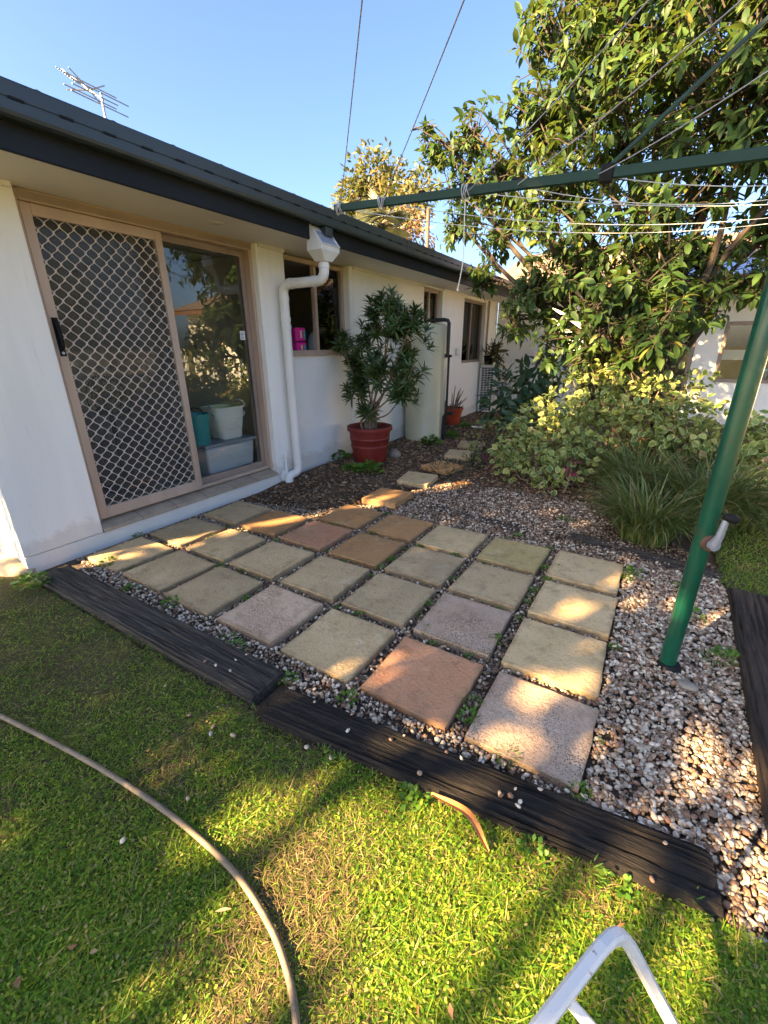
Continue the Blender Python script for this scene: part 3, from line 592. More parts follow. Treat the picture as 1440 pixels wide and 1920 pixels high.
# open hopper: back plate, sloping mesh top, box and tapering funnel
zt, zm, zl, zb_ = 2.40, 2.245, 2.205, 2.125
rh.add([(FX + .024, hy0, zt), (FX + .024, hy1, zt), (FX + .15, hy1, zm), (FX + .15, hy0, zm), (FX + .15, hy1, zl), (FX + .15, hy0, zl), (FX - .02, hy0, zl), (FX - .02, hy1, zl), (FX - .02, hy0, zt), (FX - .02, hy1, zt)],
       [(0, 3, 2, 1), (3, 5, 4, 2), (0, 8, 6, 5, 3), (1, 2, 4, 7, 9), (8, 9, 7, 6), (0, 1, 9, 8)])
yc = (hy0 + hy1) / 2; xc = FX + .06
rh.add([(FX + .15, hy0, zl), (FX + .15, hy1, zl), (FX - .02, hy1, zl), (FX - .02, hy0, zl), (xc + .055, yc - .055, zb_), (xc + .055, yc + .055, zb_), (xc - .055, yc + .055, zb_), (xc - .055, yc - .055, zb_)],
       [(0, 1, 5, 4), (1, 2, 6, 5), (2, 3, 7, 6), (3, 0, 4, 7), (4, 5, 6, 7)])
head = rh.build('rainwater_head', 'pvc_white', house, bevel=.003)
lip = MB(); lip.tube([(FX + .03, hy0 + .003, zt + .002), (FX + .155, hy0 + .003, zm + .003), (FX + .155, hy1 - .003, zm + .003), (FX + .03, hy1 - .003, zt + .002)], .005, 6); lip.build('rim', 'pvc_white', head)
leafs = MB(); leafs.add([(FX + .06, hy0 + .02, zt - .042), (FX + .06, hy1 - .02, zt - .042), (FX + .145, hy1 - .02, zm + .011), (FX + .145, hy0 + .02, zm + .011)], [(0, 3, 2, 1)]); leafs.build('leaf_screen', 'alloy', head)
drop = MB(); drop.box((FX + .04, yc + .0, 2.33), (FX + .105, yc + .10, 2.401)); drop.build('gutter_outlet', 'gutter_metal', house, bevel=.004)
dp = MB(); zh = 1.975; yp = 3.50
e1 = (xc, yc, zh + .09)
pts = [(xc, yc, zb_ + .01), (xc, yc, zh + .08)]
tgt = np.array([PX, yp, 0]); dvec = np.array([tgt[0] - xc, tgt[1] - yc]); dl = np.linalg.norm(dvec); dh = np.array([*(dvec / dl), 0]); up = np.array([0, 0, 1.])
c1 = np.array([xc, yc, zh + .08]) + dh * .08
pts += [c1 - dh * .08 * math.cos(t) - up * .08 * math.sin(t) for t in np.linspace(.25, math.pi / 2, 5)]
c2 = np.array([PX, yp, zh - .08]) - dh * .08
pts += [c2 + dh * .08 * math.sin(t) + up * .08 * math.cos(t) for t in np.linspace(0, math.pi / 2, 6)]
pts += [(PX, yp, zh - .4), (PX, yp, 1.2), (PX, yp + .005, .6), (PX, yp + .01, .16)]
c3 = np.array([PX, yp + .01, .13]) + np.array([0, -.07, 0])
pts += [c3 + np.array([0, 1, 0]) * .07 * math.cos(t) - up * .07 * math.sin(t) for t in np.linspace(.3, math.pi / 2, 5)]
pts += [(PX, yp - .1, .06), (PX - .0, yp - .13, .05), (PX, yp - .15, .02), (PX, yp - .15, -.05)]
dp.tube(pts, PR, 20); pipe = dp.build('downpipe', 'pvc_white', house, smooth=True)
for p, ax in (((xc, yc, 2.095), 2), ((PX, yp, zh - .13), 2), ((PX, yp, 1.66), 2), ((PX, yp, 1.59), 2), ((PX, yp + .01, .19), 2)):
    c = MB(); c.lathe([(PR + .001, -.02), (PR + .005, -.019), (PR + .005, .019), (PR + .001, .02)], p, 20); c.build('pipe_collar', 'pvc_white', pipe, smooth=True)
for f_ in (.24, .80):
    c0 = np.array([xc, yc, zh]) + dh * (dl * f_); c = MB(); c.tube([c0 - dh * .016, c0 + dh * .016], PR + .004, 20); c.build('pipe_collar', 'pvc_white', pipe, smooth=True)
tp = MB(); tpx = on_wall(547, 850, WX + .03); tp.tube([(WX + .035, 3.37, .05), (WX + .035, 3.37, .26)], .013, 8); tp.tube([(WX, 3.37, .28), (WX + .06, 3.37, .28)], .02, 8); tp.lathe([(.0, .26), (.022, .265), (.026, .29), (.02, .32), (0, .325)], (WX + .04, 3.37, 0), 12); tp.build('garden_tap', 'pvc_white', house, smooth=True)
ed = MB(); ed.tube([(WX + .02, yp - .15, .055), (WX + .03, yp - .15, .055)], .07, 14); ed.build('wall_flange', 'pvc_white', house, smooth=True)

# ================================================================== far wing of the house
WY = 10.42
wing = thing('house_wing', (0, WY, GZ), 'far cream wing with brown framed openings behind the leafy tree', 'house')
def wx(u, v=700): return at(u, v, WY)[0]
dx0, dx1 = wx(1085), wx(1292); vx0, vx1 = wx(1338, 700), wx(1338, 700) + 1.7
m = MB(); m.box((-3.41, WY, -.1), (dx0, WY + .2, 2.5)); m.box((dx0, WY, 2.12), (dx1, WY + .2, 2.5)); m.box((dx1, WY, -.1), (vx0, WY + .2, 2.5)); m.box((vx0, WY, -.1), (vx1, WY + .2, .74)); m.box((vx0, WY, 1.78), (vx1, WY + .2, 2.5)); m.box((vx1, WY, -.1), (7.5, WY + .2, 2.5))
m.build('wall', 'wall_paint', wing)
m = MB(); m.box((-3.4, WY + 3.2, -.1), (7.5, WY + 3.3, 2.5)); m.box((-3.4, WY + .21, 0), (7.5, WY + 3.2, .04)); m.box((-3.4, WY + .21, 2.44), (7.5, WY + 3.2, 2.49)); m.box((7.4, WY + .21, .05), (7.5, WY + 3.2, 2.43)); m.box((-3.4, WY + .21, .05), (-3.3, WY + 3.2, 2.43)); m.build('room', 'room_floor', wing)
m = MB(); m.box((dx0, WY + .03, -.1), (dx0 + .07, WY + .12, 2.12)); m.box((dx1 - .07, WY + .03, -.1), (dx1, WY + .12, 2.12)); m.box(((dx0 + dx1) / 2 - .035, WY + .03, -.1), ((dx0 + dx1) / 2 + .035, WY + .12, 2.05)); m.box((dx0 + .0702, WY + .03, 2.051), (dx1 - .0702, WY + .12, 2.12))
d_ = m.build('sliding_door', 'frame_brown', wing)
for a, b in ((dx0 + .07, (dx0 + dx1) / 2 - .035), ((dx0 + dx1) / 2 + .035, dx1 - .07)): m = MB(); m.box((a, WY + .07, -.1), (b, WY + .076, 2.05)); m.build('pane', 'window_glass', d_)
m = MB(); m.box((vx0, WY - .02, .74), (vx0 + .06, WY + .1, 1.78)); m.box((vx1 - .06, WY - .02, .74), (vx1, WY + .1, 1.78)); m.box((vx0 + .0602, WY - .02, .74), (vx1 - .0602, WY + .1, .8)); m.box((vx0 + .0602, WY - .02, 1.72), (vx1 - .0602, WY + .1, 1.78)); m.box((vx0 + .8, WY - .01, .8002), (vx0 + .86, WY + .08, 1.7198))
d_ = m.build('window', 'frame_brown', wing)
for a, b in ((vx0 + .06, vx0 + .8), (vx0 + .86, vx1 - .06)): m = MB(); m.box((a, WY + .04, .8), (b, WY + .046, 1.72)); m.build('pane', 'window_glass', d_)
m = MB(); m.box((vx0 + .5, WY + .8, .7), (vx0 + .9, WY + 1.1, 1.0)); m.build('blue_box', 'blue_box', wing); m = MB(); m.box((vx0 + .05, WY + .5, 1.12), (vx0 + .75, WY + .55, 1.3)); m.build('blind', 'sticker_white', wing)
m = MB(); m.box((-2.6, WY - .52, 2.42), (7.6, WY - .49, 2.58)); m.build('fascia', 'brown_wood', wing); m = MB(); m.box((-3.4, WY - .489, 2.5), (7.6, WY + .2, 2.512)); m.build('soffit', 'soffit_paint', wing)
# tiled roof of the wing: courses of tiles
roofw = MB(); roofw.add([(-3.6, WY - .56, 2.56), (7.7, WY - .56, 2.56), (7.7, WY + 2.6, 3.62), (-3.6, WY + 2.6, 3.62)], [(0, 1, 2, 3)]); roofw = roofw.build('roof', 'wing_roof', wing)
tv = []; tf = []
for a in range(8):
    x0 = -.18 + .36 * a / 7; zz_ = .02 + .02 * math.sin(a / 7 * 2 * math.pi); tv += [(x0, 0, zz_), (x0, .36, zz_ + .012)]
tf = [(2 * a, 2 * a + 2, 2 * a + 3, 2 * a + 1) for a in range(7)] + [(2 * a + 2, 2 * a, 16 + a, 16 + a + 1) for a in range(7)]; tv += [(-.18 + .36 * a / 7, 0, 0) for a in range(8)]
tm = bpy.data.meshes.new('roof_tile'); tm.from_pydata(tv, [], tf); tm.update(); tm.polygons.foreach_set('use_smooth', [True] * len(tf)); tm.materials.append(MATS['wing_roof'])
slope = math.atan2(1.06, 3.16)
for r_ in range(9):
    for c_ in range(26):
        o = link('roof_tile', tm, roofw); y_ = WY - .57 + r_ * .33 * math.cos(slope); z_ = 2.565 + (y_ - (WY - .56)) * math.tan(slope)
        o.location = tuple(np.array((-3.4 + c_ * .358 + (r_ % 2) * .02, y_, z_)) - ORG[wing.name]); o.rotation_euler = (slope - .03, 0, 0)
vp_ = at(803, 400, WY + 1.0); m = MB(); m.tube([(vp_[0], vp_[1], 2.9), (vp_[0], vp_[1], vp_[2] + .1)], .045, 10); m.build('vent_pipe', 'brown_wood', wing, smooth=True)
aw = thing('patio_awning', (2.0, 9.6, GZ), 'pale blue corrugated awning sheet below the wing roof at far right', 'awning')
m = MB(); ax0, ax1 = at(1215, 500, 9.3)[0], 4.5; n_ = 90; V = []
for k in range(n_ + 1):
    x = ax0 + (ax1 - ax0) * k / n_; dz = .012 * math.sin(k * 1.6); V += [(x, 9.2, 2.40 + dz), (x, WY - .53, 2.70 + dz)]
m.add(V, [(2 * k, 2 * k + 2, 2 * k + 3, 2 * k + 1) for k in range(n_)]); m.build('roof_sheet', 'awning_sheet', aw, smooth=True)
m = MB(); m.box((ax0, 9.16, 2.29), (ax1, 9.2, 2.40)); m.build('beam', 'brown_wood', aw)
for x in (ax0 + .1, ax1 - .1): m = MB(); m.box((x - .05, 9.13, -.05), (x + .05, 9.22, 2.289)); m.build('post', 'brown_wood', aw)

# ================================================================== sleepers
def sleeper(p0, p1, width, top, mat, label, seed, thick=.13, group=None):
    r = np.random.default_rng(seed); p0 = np.array(p0, float); p1 = np.array(p1, float); d = p1 - p0; L = np.linalg.norm(d); d /= L; sdv = np.array([-d[1], d[0]])
    nl, nc = int(L / .022), 30; g = np.cumsum(r.normal(0, .0022, (nl + 1, 1)), 0) * .12
    base = r.normal(0, 1, (nc,)); V = []; F = []; cracks = r.uniform(0, 1, nc) < .3
    prof = []
    for k in range(nc):
        t = k / (nc - 1) * 2 - 1; prof.append((t * width / 2, 0.0 if abs(t) < .93 else -.008))
    prof = [(-width / 2 - .002, -thick), (-width / 2 - .003, -.03)] + prof + [(width / 2 + .003, -.03), (width / 2 + .002, -thick)]
    np_ = len(prof); ridge = r.normal(0, .0006, np_); crk = np.zeros((nl + 1, np_))
    for _ in range(int(L * 26)):
        k0 = r.integers(3, np_ - 3); i0 = r.integers(0, nl); ln = int(r.uniform(4, 22)); dp = r.uniform(.003, .008)
        for i in range(i0, min(nl, i0 + ln)): crk[i, k0] -= dp * math.sin(math.pi * (i - i0 + .5) / ln)
    fine = r.normal(0, 1, (nl + 13, np_)); fine = np.stack([fine[i:i + 12].mean(0) for i in range(nl + 1)]) * .0055; wob = np.cumsum(r.normal(0, .001, (nl + 1, np_)), 0); wob -= np.linspace(0, 1, nl + 1)[:, None] * wob[-1:]
    edge = np.cumsum(r.normal(0, .0006, nl + 1)); edge -= np.linspace(0, 1, nl + 1) * edge[-1]
    for i in range(nl + 1):
        e = min(i, nl - i); shr = 1 - (.025 if e == 0 else 0); dz = -.007 if e == 0 else 0
        for k, (y, z) in enumerate(prof):
            yy = y * shr + edge[i] * (1 if y > 0 else .6); zz = z + (ridge[k] + wob[i, k] * .15 + crk[i, k] + fine[i, k] + (dz if z > -.05 else 0) if z > -.05 else 0)
            q = p0 + d * (L * i / nl) + sdv * yy; V.append((q[0], q[1], top + zz))
    for i in range(nl):
        for k in range(np_ - 1): a = i * np_ + k; F.append((a, a + np_, a + np_ + 1, a + 1))
    F += [tuple(range(np_)), tuple(nl * np_ + k for k in range(np_ - 1, -1, -1))]
    m = MB(); m.add(V, F); o = m.build('timber_sleeper', mat, None, smooth=True); return tag(o, label, 'sleeper', group)
SG = 'timber sleepers edging the gravel'
sleeper((-3.235, .973), (-1.22, .985), .195, .022, 'sleeper_grey', 'weathered grey timber sleeper running from the house corner along the lawn', 3, group=SG)
sleeper((-1.127, .932), (.39, 1.105), .172, .022, 'sleeper_wood', 'black timber sleeper across the lawn edge in front of the pavers', 4, group=SG)
sleeper((.625, .55), (.695, 3.04), .215, .02, 'sleeper_brown', 'dark brown timber sleeper at the right edge of the gravel', 5, group=SG)
sleeper((-1.62, 3.50), (-.74, 3.34), .15, -.018, 'sleeper_grey', 'sunken black sleeper behind the back row of pavers', 6, group=SG, thick=.06)
sleeper((-.40, 3.44), (.62, 3.25), .15, -.015, 'sleeper_grey', 'half buried sleeper below the strappy grass clumps', 8, group=SG, thick=.06)

# ================================================================== garden hose
hp_ = [gz(u, v, LZ + .018) for u, v in ((-160, 1262), (0, 1342), (100, 1392), (200, 1448), (320, 1528), (430, 1625), (500, 1725), (538, 1820), (556, 1920), (560, 2080), (540, 2300))]
m = MB(); m.tube(smooth_path(hp_, 8), .0088, 12); tag(m.build('garden_hose', 'hose_rubber', None, smooth=True), 'tan garden hose curving across the lawn', 'hose')

# ================================================================== white bent tube frame
fA = gz(1160, 1735, .62); fL = gz(1005, 1935, .605); fR = gz(1268, 1935, .36)
frame_t = thing('tube_frame', (fA[0], fA[1], GZ), 'white enamelled bent square tube frame standing on the lawn', 'frame')
def bent(pts, w_): m = MB(); m.tube(pts, w_ / math.sqrt(2), 4, square=True); return m
dl_ = (fL - fA) / np.linalg.norm(fL - fA); dr_ = (fR - fA) / np.linalg.norm(fR - fA)
corner = [fA + dl_ * .04, fA + dl_ * .022 + dr_ * .004, fA + dl_ * .01 + dr_ * .012, fA + dl_ * .004 + dr_ * .024, fA + dr_ * .045]
lfar = fA + dl_ * .46; foot = fA + dr_ * ((.62 - GZ) / -dr_[2] * 1.0 if dr_[2] < 0 else .6); foot[2] = GZ
m = bent([lfar] + corner + [foot], .0185); m.build('bent_leg', 'white_enamel', frame_t, bevel=.004)
q0 = gz(1062, 1872, .34); q1 = gz(1125, 1945, .30); dq = (q1 - q0) / np.linalg.norm(q1 - q0)
m = bent([lfar, lfar + np.array([-.02, .03, -.02]), lfar * .3 + q0 * .7 + np.array([0, 0, .02]), q0, q1, np.array([q1[0] + dq[0] * .5, q1[1] + dq[1] * .5, GZ])], .018); m.build('rear_leg', 'white_enamel', frame_t, bevel=.004)

# ================================================================== rotary clothesline
PB = gz(1250, 1246, -.02); hoist = thing('rotary_clothesline', (PB[0], PB[1], GZ), 'dark green rotary clothesline with winding handle standing in the gravel', 'clothesline')
px_, py_ = PB[0], PB[1]
m = MB(); m.tube([(px_, py_, -.06), (px_, py_, 2.52)], .0345, 24); pole = m.build('pole', 'hoist_green', hoist, smooth=True)
m = MB(); m.lathe([(.05, -.03), (.056, -.02), (.05, .0), (.04, .012)], (px_ + .01, py_ - .005, -.012), 14); m.build('ground_socket', 'black_plastic', hoist, smooth=True)
hz0 = .70; hx = on_wall(1322, 1020, px_)  # crank on the camera side
cdir = np.array([.55, -.83, 0]); cdir /= np.linalg.norm(cdir)
hub = np.array([px_, py_, .635]) + cdir * .045
m = MB(); m.tube([np.array([px_, py_, .635]) + cdir * .03, hub + cdir * .004], .034, 16); m.build('crank_boss', 'rusty_collar', hoist, smooth=True)
tipc = hub + np.array([.012, -.004, .125]) + cdir * .02
m = MB(); m.tube([hub + cdir * .012, hub + cdir * .016 + (tipc - hub) * .35, tipc], [.021, .0145, .0115], 12); m.tube([hub, hub + cdir * .026], .0215, 14); crank = m.build('crank_handle', 'alloy', hoist, smooth=True)
sdir = np.array([.8, -.2, -.1]); sdir /= np.linalg.norm(sdir)
m = MB(); k0 = tipc + np.array([0, 0, .004]); m.tube([k0 - sdir * .014, k0 - sdir * .008, k0 + sdir * .012, k0 + sdir * .03, k0 + sdir * .038, k0 + sdir * .041], [.006, .0155, .018, .0165, .01, .003], 12); m.build('knob', 'black_plastic', hoist, smooth=True)
AL = math.radians(174); arms = []
def armpt(k, s_): a = AL - k * math.pi / 2; return np.array([px_ + math.cos(a) * s_, py_ + math.sin(a) * s_, 1.966 + .0805 * s_])
ANCH = [2.0, 1.70, 1.20, .965, .64]
for k in range(4):
    a0, a1 = armpt(k, .03), armpt(k, 2.04); m = MB(); m.bar(a0, a1, .022, .037); arm = m.build('arm', 'arm_green', hoist, bevel=.003)
    b0 = armpt(k, .60); m = MB(); dv = (a1 - a0) / np.linalg.norm(a1 - a0); m.bar(b0 - dv * .025, b0 + dv * .025, .032, .06); m.build('brace_clamp', 'black_plastic', arm, bevel=.004)
    m = MB(); m.bar(b0 + np.array([0, 0, .02]), np.array([px_, py_, 2.46]) + dv * .02, .011, .015); m.build('brace', 'arm_green', hoist, bevel=.002)
    for s_ in (1.45, 1.18, .97): m = MB(); c_ = armpt(k, s_) + np.array([0, 0, .0225]); m.bar(c_ - dv * .014, c_ + dv * .014, .018, .01); m.build('line_clip', 'black_plastic', arm)
m = MB(); m.tube([(px_, py_, 2.40), (px_, py_, 2.52)], .05, 16); m.build('mast_cap', 'black_plastic', hoist, smooth=True)
def cordpts(a, b, sag, n=14): return [a + (b - a) * t + np.array([0, 0, -4 * sag * t * (1 - t)]) for t in np.linspace(0, 1, n)]
for k in range(4):
    for q, s_ in enumerate(ANCH):
        a, b = armpt(k, s_), armpt((k + 1) % 4, s_); m = MB(); m.tube(cordpts(a, b, [.09, .07, .03, .05, .02][q] if k == 0 else .015), .0019, 5, cap=False)
        m.build('line', 'cord_white' if k == 0 else 'cord', hoist, smooth=True)
for s_ in (2.0, 1.70, 1.21):          # wound knots on the arm in view
    m = MB(); c_ = armpt(0, s_); d0 = armpt(0, s_ + .1) - c_; d0 /= np.linalg.norm(d0); sd_ = np.cross(d0, (0, 0, 1.)); sd_ /= np.linalg.norm(sd_)
    for w_ in range(4):
        sh = d0 * (-.018 + .011 * w_ + rnd.uniform(-.003, .003)); tl = d0 * rnd.uniform(-.012, .012)
        lp_ = [c_ + sh + sd_ * .0155 * math.cos(t) * (1.0) + np.array([0, 0, .0245]) * math.sin(t) * (1 + .1 * w_) + tl * math.sin(t) for t in np.linspace(0, 2 * math.pi, 13)]
        m.tube(lp_, .0026, 5, cap=False)
    m.build('cord_knot', 'cord', hoist, smooth=True)
c_ = armpt(0, 1.21); e_ = on_wall(843, 570, c_[0] - .02)
m = MB(); m.tube(smooth_path([c_ + np.array([0, 0, -.02]), [c_[0] + .002, c_[1], c_[2] - .14], [c_[0] + .006, c_[1], c_[2] - .27], [c_[0] - .012, c_[1], c_[2] - .385], [c_[0] - .018, c_[1], c_[2] - .40], [c_[0] - .008, c_[1] - .003, c_[2] - .408]], 6), .0024, 6); m.build('loose_cord', 'cord_white', hoist, smooth=True)

# ================================================================== antenna on the roof
ab = on_wall(198, 222, -6.0); roofz = 2.548 + 3.175 * math.tan(math.radians(16))
ant = thing('tv_antenna', (-6.0, ab[1], roofz), 'silver television antenna standing on the roof', 'antenna')
hub_ = on_wall(191, 186, -6.0); tip_ = on_wall(115, 130, -6.6) ; m = MB(); m.tube([(-6.0, ab[1], roofz), (hub_[0], hub_[1], hub_[2] + .06)], .013, 8); m.build('mast', 'antenna_metal', ant, smooth=True)
m = MB(); m.bar(tip_, hub_ + (hub_ - tip_) * .03, .015, .015); boom = m.build('boom', 'antenna_metal', ant)
bd_ = (hub_ - tip_); bl = np.linalg.norm(bd_); bd_ /= bl; ex = np.cross(bd_, (0, 0, 1.)); ex /= np.linalg.norm(ex); ez = np.cross(ex, bd_)
for k in range(9):
    c_ = tip_ + bd_ * bl * (.02 + .068 * k); m = MB(); m.tube([c_ - ex * (.07 + .004 * k), c_ + ex * (.07 + .004 * k)], .0045, 5); m.build('element', 'antenna_metal', ant)
for f_, L, dz in ((.72, .3, .05), (.76, .3, -.05), (.97, .33, .05), (1.0, .33, -.05), (.86, .26, .0)):
    c_ = tip_ + bd_ * bl * f_ + ez * dz; m = MB(); m.tube([c_ - ex * L, c_ + ex * L], .006, 6); m.build('element', 'antenna_metal', ant)
m = MB(); c_ = tip_ + bd_ * bl * .7; m.tube([c_ - ex * .2 + ez * .1 - bd_ * .06, c_, c_ + ex * .2 - ez * .1 - bd_ * .06], .007, 6); m.tube([c_ - ex * .2 - ez * .1 - bd_ * .06, c_, c_ + ex * .2 + ez * .1 - bd_ * .06], .007, 6); m.build('reflector', 'antenna_metal', ant)

# ================================================================== rainwater tank
tx, ty = -3.09, 6.20; tr = .315; tz = 1.70
tank = thing('water_tank', (tx, ty, .0), 'tall beige cylindrical water tank against the wall', 'water tank')
m = MB(); m.lathe([(tr - .01, -.06), (tr, -.04), (tr, .02), (tr - .004, .03), (tr - .004, tz - .05), (tr - .015, tz - .02), (tr - .06, tz), (0, tz + .02)], (tx, ty, 0), 48); m.build('body', 'tank_paint', tank, smooth=True)
a0 = np.array([tx + .12, ty - .12, tz + .0]); pxx, pyy = tx + tr + .045, ty - .02
m = MB(); m.tube([(tx + .02, ty - .05, tz - .0), (tx + .02, ty - .05, tz + .03), (tx + .05, ty - .05, tz + .05), (pxx - .06, pyy - .02, tz + .05), (pxx - .02, pyy, tz + .04), (pxx, pyy, tz), (pxx, pyy, 1.27)], .026, 12); m.build('overflow_pipe', 'pipe_black', tank, smooth=True)
m = MB(); m.tube([(pxx + .02, pyy, 1.25), (pxx + .02, pyy, .42)], .017, 10); m.tube([(pxx - .01, pyy, 1.29), (pxx - .01, pyy, 1.24)], .034, 12); m.tube([(pxx - .01, pyy, 1.262), (pxx + .06, pyy, 1.262)], .02, 10); m.build('feed_pipe', 'pipe_black', tank, smooth=True)
m = MB(); m.tube([(pxx + .12, pyy + .02, .44), (pxx + .02, pyy, .43), (pxx - .005, pyy, .38), (pxx - .01, pyy, .25), (pxx - .01, pyy, .02)], [.028, .03, .034, .034, .038], 12); m.build('outlet_bend', 'pipe_black', tank, smooth=True)

# ================================================================== air conditioner
ax_, ay_ = -3.20, 9.42
ac = thing('air_conditioner', (ax_, ay_ + .4, .03), 'cream outdoor air conditioner unit with white side grille', 'air conditioner')
W0, W1 = ax_ - .17, ax_ + .19; z0, z1 = .03, 1.02
m = MB(); m.box((W0, ay_, z0), (W1, ay_ + .86, z1)); m.build('casing', 'ac_cream', ac, bevel=.012, seg=2)
m = MB(); m.box((W0 + .03, ay_ - .004, z0 + .03), (W1 - .06, ay_ - .001, z1 - .05)); m.build('coil', 'ac_coil', ac)
m = MB()
for k in range(5): x = W0 + .03 + (W1 - .09 - W0) * k / 4; m.box((x - .004, ay_ - .02, z0 + .02), (x + .004, ay_ - .012, z1 - .04))
for k in range(26): z = z0 + .04 + k * .0355; m.box((W0 + .02, ay_ - .0119, z - .005), (W1 - .05, ay_ - .006, z + .005))
m.box((W0, ay_ - .022, z0), (W0 + .022, ay_ - .005, z1 - .02)); m.box((W1 - .058, ay_ - .022, z0), (W1 - .04, ay_ - .005, z1 - .02)); m.box((W0 + .0221, ay_ - .022, z1 - .045), (W1 - .0581, ay_ - .005, z1 - .02)); m.box((W0 + .0221, ay_ - .022, z0), (W1 - .0581, ay_ - .005, z0 + .022))
m.build('side_grille', 'ac_grille', ac)
m = MB(); m.tube([(W1 + .001, ay_ + .42, .55), (W1 + .012, ay_ + .42, .55)], .33, 32); fan = m.build('fan_guard', 'ac_coil', ac, smooth=True)
for k in range(5): m = MB(); rr_ = .08 + .06 * k; m.tube([(W1 + .02, ay_ + .42 + rr_ * math.cos(t), .55 + rr_ * math.sin(t)) for t in np.linspace(0, 2 * math.pi, 25)], .005, 5, cap=False); m.build('guard_ring', 'ac_grille', fan)
sp_ = thing('staghorn_fern', (ax_ - .02, ay_ + .15, z1), 'brownish fern in a dark pot on top of the air conditioner', 'plant')
m = MB(); m.lathe([(.07, 0), (.095, .16), (.1, .165), (.1, .18), (.085, .18), (.08, .14), (0, .14)], (ax_ - .06, ay_ + .12, z1), 16); m.build('pot', 'black_plastic', sp_, smooth=True)
n_ = 150; P = np.array([ax_ + .05, ay_ + .1, z1 + .2]) + rng.normal(0, 1, (n_, 3)) * (.08, .06, .14); D = unit(n_) + np.array([.3, -.2, -.1]); foliage(sp_, 'lance', P, D, unit(n_), rng.uniform(.1, .26, n_), 'fern_leaf', 'fronds')
m = MB()
for k in range(4): m.tube(smooth_path([(ax_ + .02, ay_ + .1, z1 + .15), (ax_ + .02 + .04 * k, ay_ + .06, z1 + .35), (ax_ + .1 + .07 * (k - 1), ay_ + .02, z1 + .45 + .05 * (k % 2))], 5), [.012] * 5 + [.01] * 5 + [.006], 6)
m.build('antler_fronds', 'stem_bark', sp_, smooth=True)

# ================================================================== things behind the glass
ZF = .10
bx0 = -3.99; tubc = (-3.80, 2.97)
tub = thing('storage_tub', (tubc[0], tubc[1], ZF), 'pale blue grey plastic storage tub behind the glass door', 'storage tub')
def taper_box(m, x0, x1, y0, y1, z0, z1, ins):
    m.add([(x0 + ins, y0 + ins, z0), (x1 - ins, y0 + ins, z0), (x1 - ins, y1 - ins, z0), (x0 + ins, y1 - ins, z0), (x0, y0, z1), (x1, y0, z1), (x1, y1, z1), (x0, y1, z1)], [(0, 3, 2, 1), (4, 5, 6, 7), (0, 1, 5, 4), (1, 2, 6, 5), (2, 3, 7, 6), (3, 0, 4, 7)]); return m
m = taper_box(MB(), -4.0, -3.62, 2.56, 3.17, ZF, .475, .03); m.build('body', 'tub_plastic', tub, bevel=.03, seg=3)
m = MB(); m.box((-4.02, 2.54, .476), (-3.6, 3.19, .51)); m.build('lid', 'tub_lid', tub, bevel=.012, seg=2)
lg = MB(); cc = on_wall(409, 874, -3.615); lg.tube([(-3.628, cc[1], .20), (-3.612, cc[1], .20)], .026, 20); lg.build('round_mark', 'purple_print', tub, smooth=True)
lg = MB(); lg.box((-3.6115, cc[1] - .010, .192), (-3.6105, cc[1] - .003, .208)); lg.box((-3.6115, cc[1] + .002, .192), (-3.6105, cc[1] + .010, .206)); lg.build('mark_letters', 'sticker_white', tub)
bk = thing('bucket', (-3.74, 2.60, .511), 'teal plastic bucket on the storage tub', 'bucket')
m = MB(); m.lathe([(.0, .0), (.085, 0), (.09, .01), (.108, .27), (.118, .272), (.118, .295), (.108, .295), (.1, .28), (.085, .02), (0, .015)], (-3.74, 2.60, .511), 28); m.build('body', 'teal_plastic', bk, smooth=True)
m = MB(); m.tube([(-3.74 + .118 * math.cos(t), 2.6 + .05 * math.sin(t) * 0 + .115 * math.cos(t) * 0, .80 + .06 * math.sin(t)) for t in np.linspace(0, math.pi, 12)], .005, 6); m.build('handle', 'black_plastic', bk)
def basket(cx, cy, z, L, Wd, h, label, inner, name='laundry_basket'):
    b = thing(name, (cx, cy, z), label, 'basket')
    def ring(f, zz, r_=.35):
        out = []
        for k in range(32):
            t = 2 * math.pi * k / 32; c, s_ = math.cos(t), math.sin(t); e = .5
            out.append((cx + Wd / 2 * f * abs(c) ** e * (1 if c > 0 else -1), cy + L / 2 * f * abs(s_) ** e * (1 if s_ > 0 else -1), zz + (.012 * abs(s_) ** 4)))
        return out
    def shell(levels):
        V = []
        for f, zz in levels: V += ring(f, z + zz)
        F = [(i * 32 + k, i * 32 + (k + 1) % 32, (i + 1) * 32 + (k + 1) % 32, (i + 1) * 32 + k) for i in range(len(levels) - 1) for k in range(32)]; return V, F
    m = MB(); V, F = shell([(.78, 0), (.80, .004), (.86, h * .45), (.885, h * .46), (.97, h * .96), (1.05, h), (1.05, h - .016)]); F.append(tuple(range(31, -1, -1))); m.add(V, F); m.build('body', 'basket_white', b, smooth=True)
    m = MB(); V, F = shell([(1.0, h + .001), (.92, h - .01), (.74, .02)]); F.append(tuple(range(64, 96))); m.add(V, F); m.build('lining', inner, b, smooth=True)
    for sg in (-1, 1):
        m = MB(); m.tube([(cx + .09 * math.cos(t), cy + sg * L * .52, z + h + .045 * math.sin(t)) for t in np.linspace(0, math.pi, 12)], .009, 8); m.build('handle', 'basket_white' if sg > 0 else 'tub_lid', b, smooth=True)
basket(-3.80, 2.965, .511, .36, .27, .23, 'white laundry basket resting on the storage tub', 'basket_white')
basket(-3.80, 2.955, .60, .40, .30, .235, 'pale yellow lined laundry basket stacked on top', 'basket_yellow')
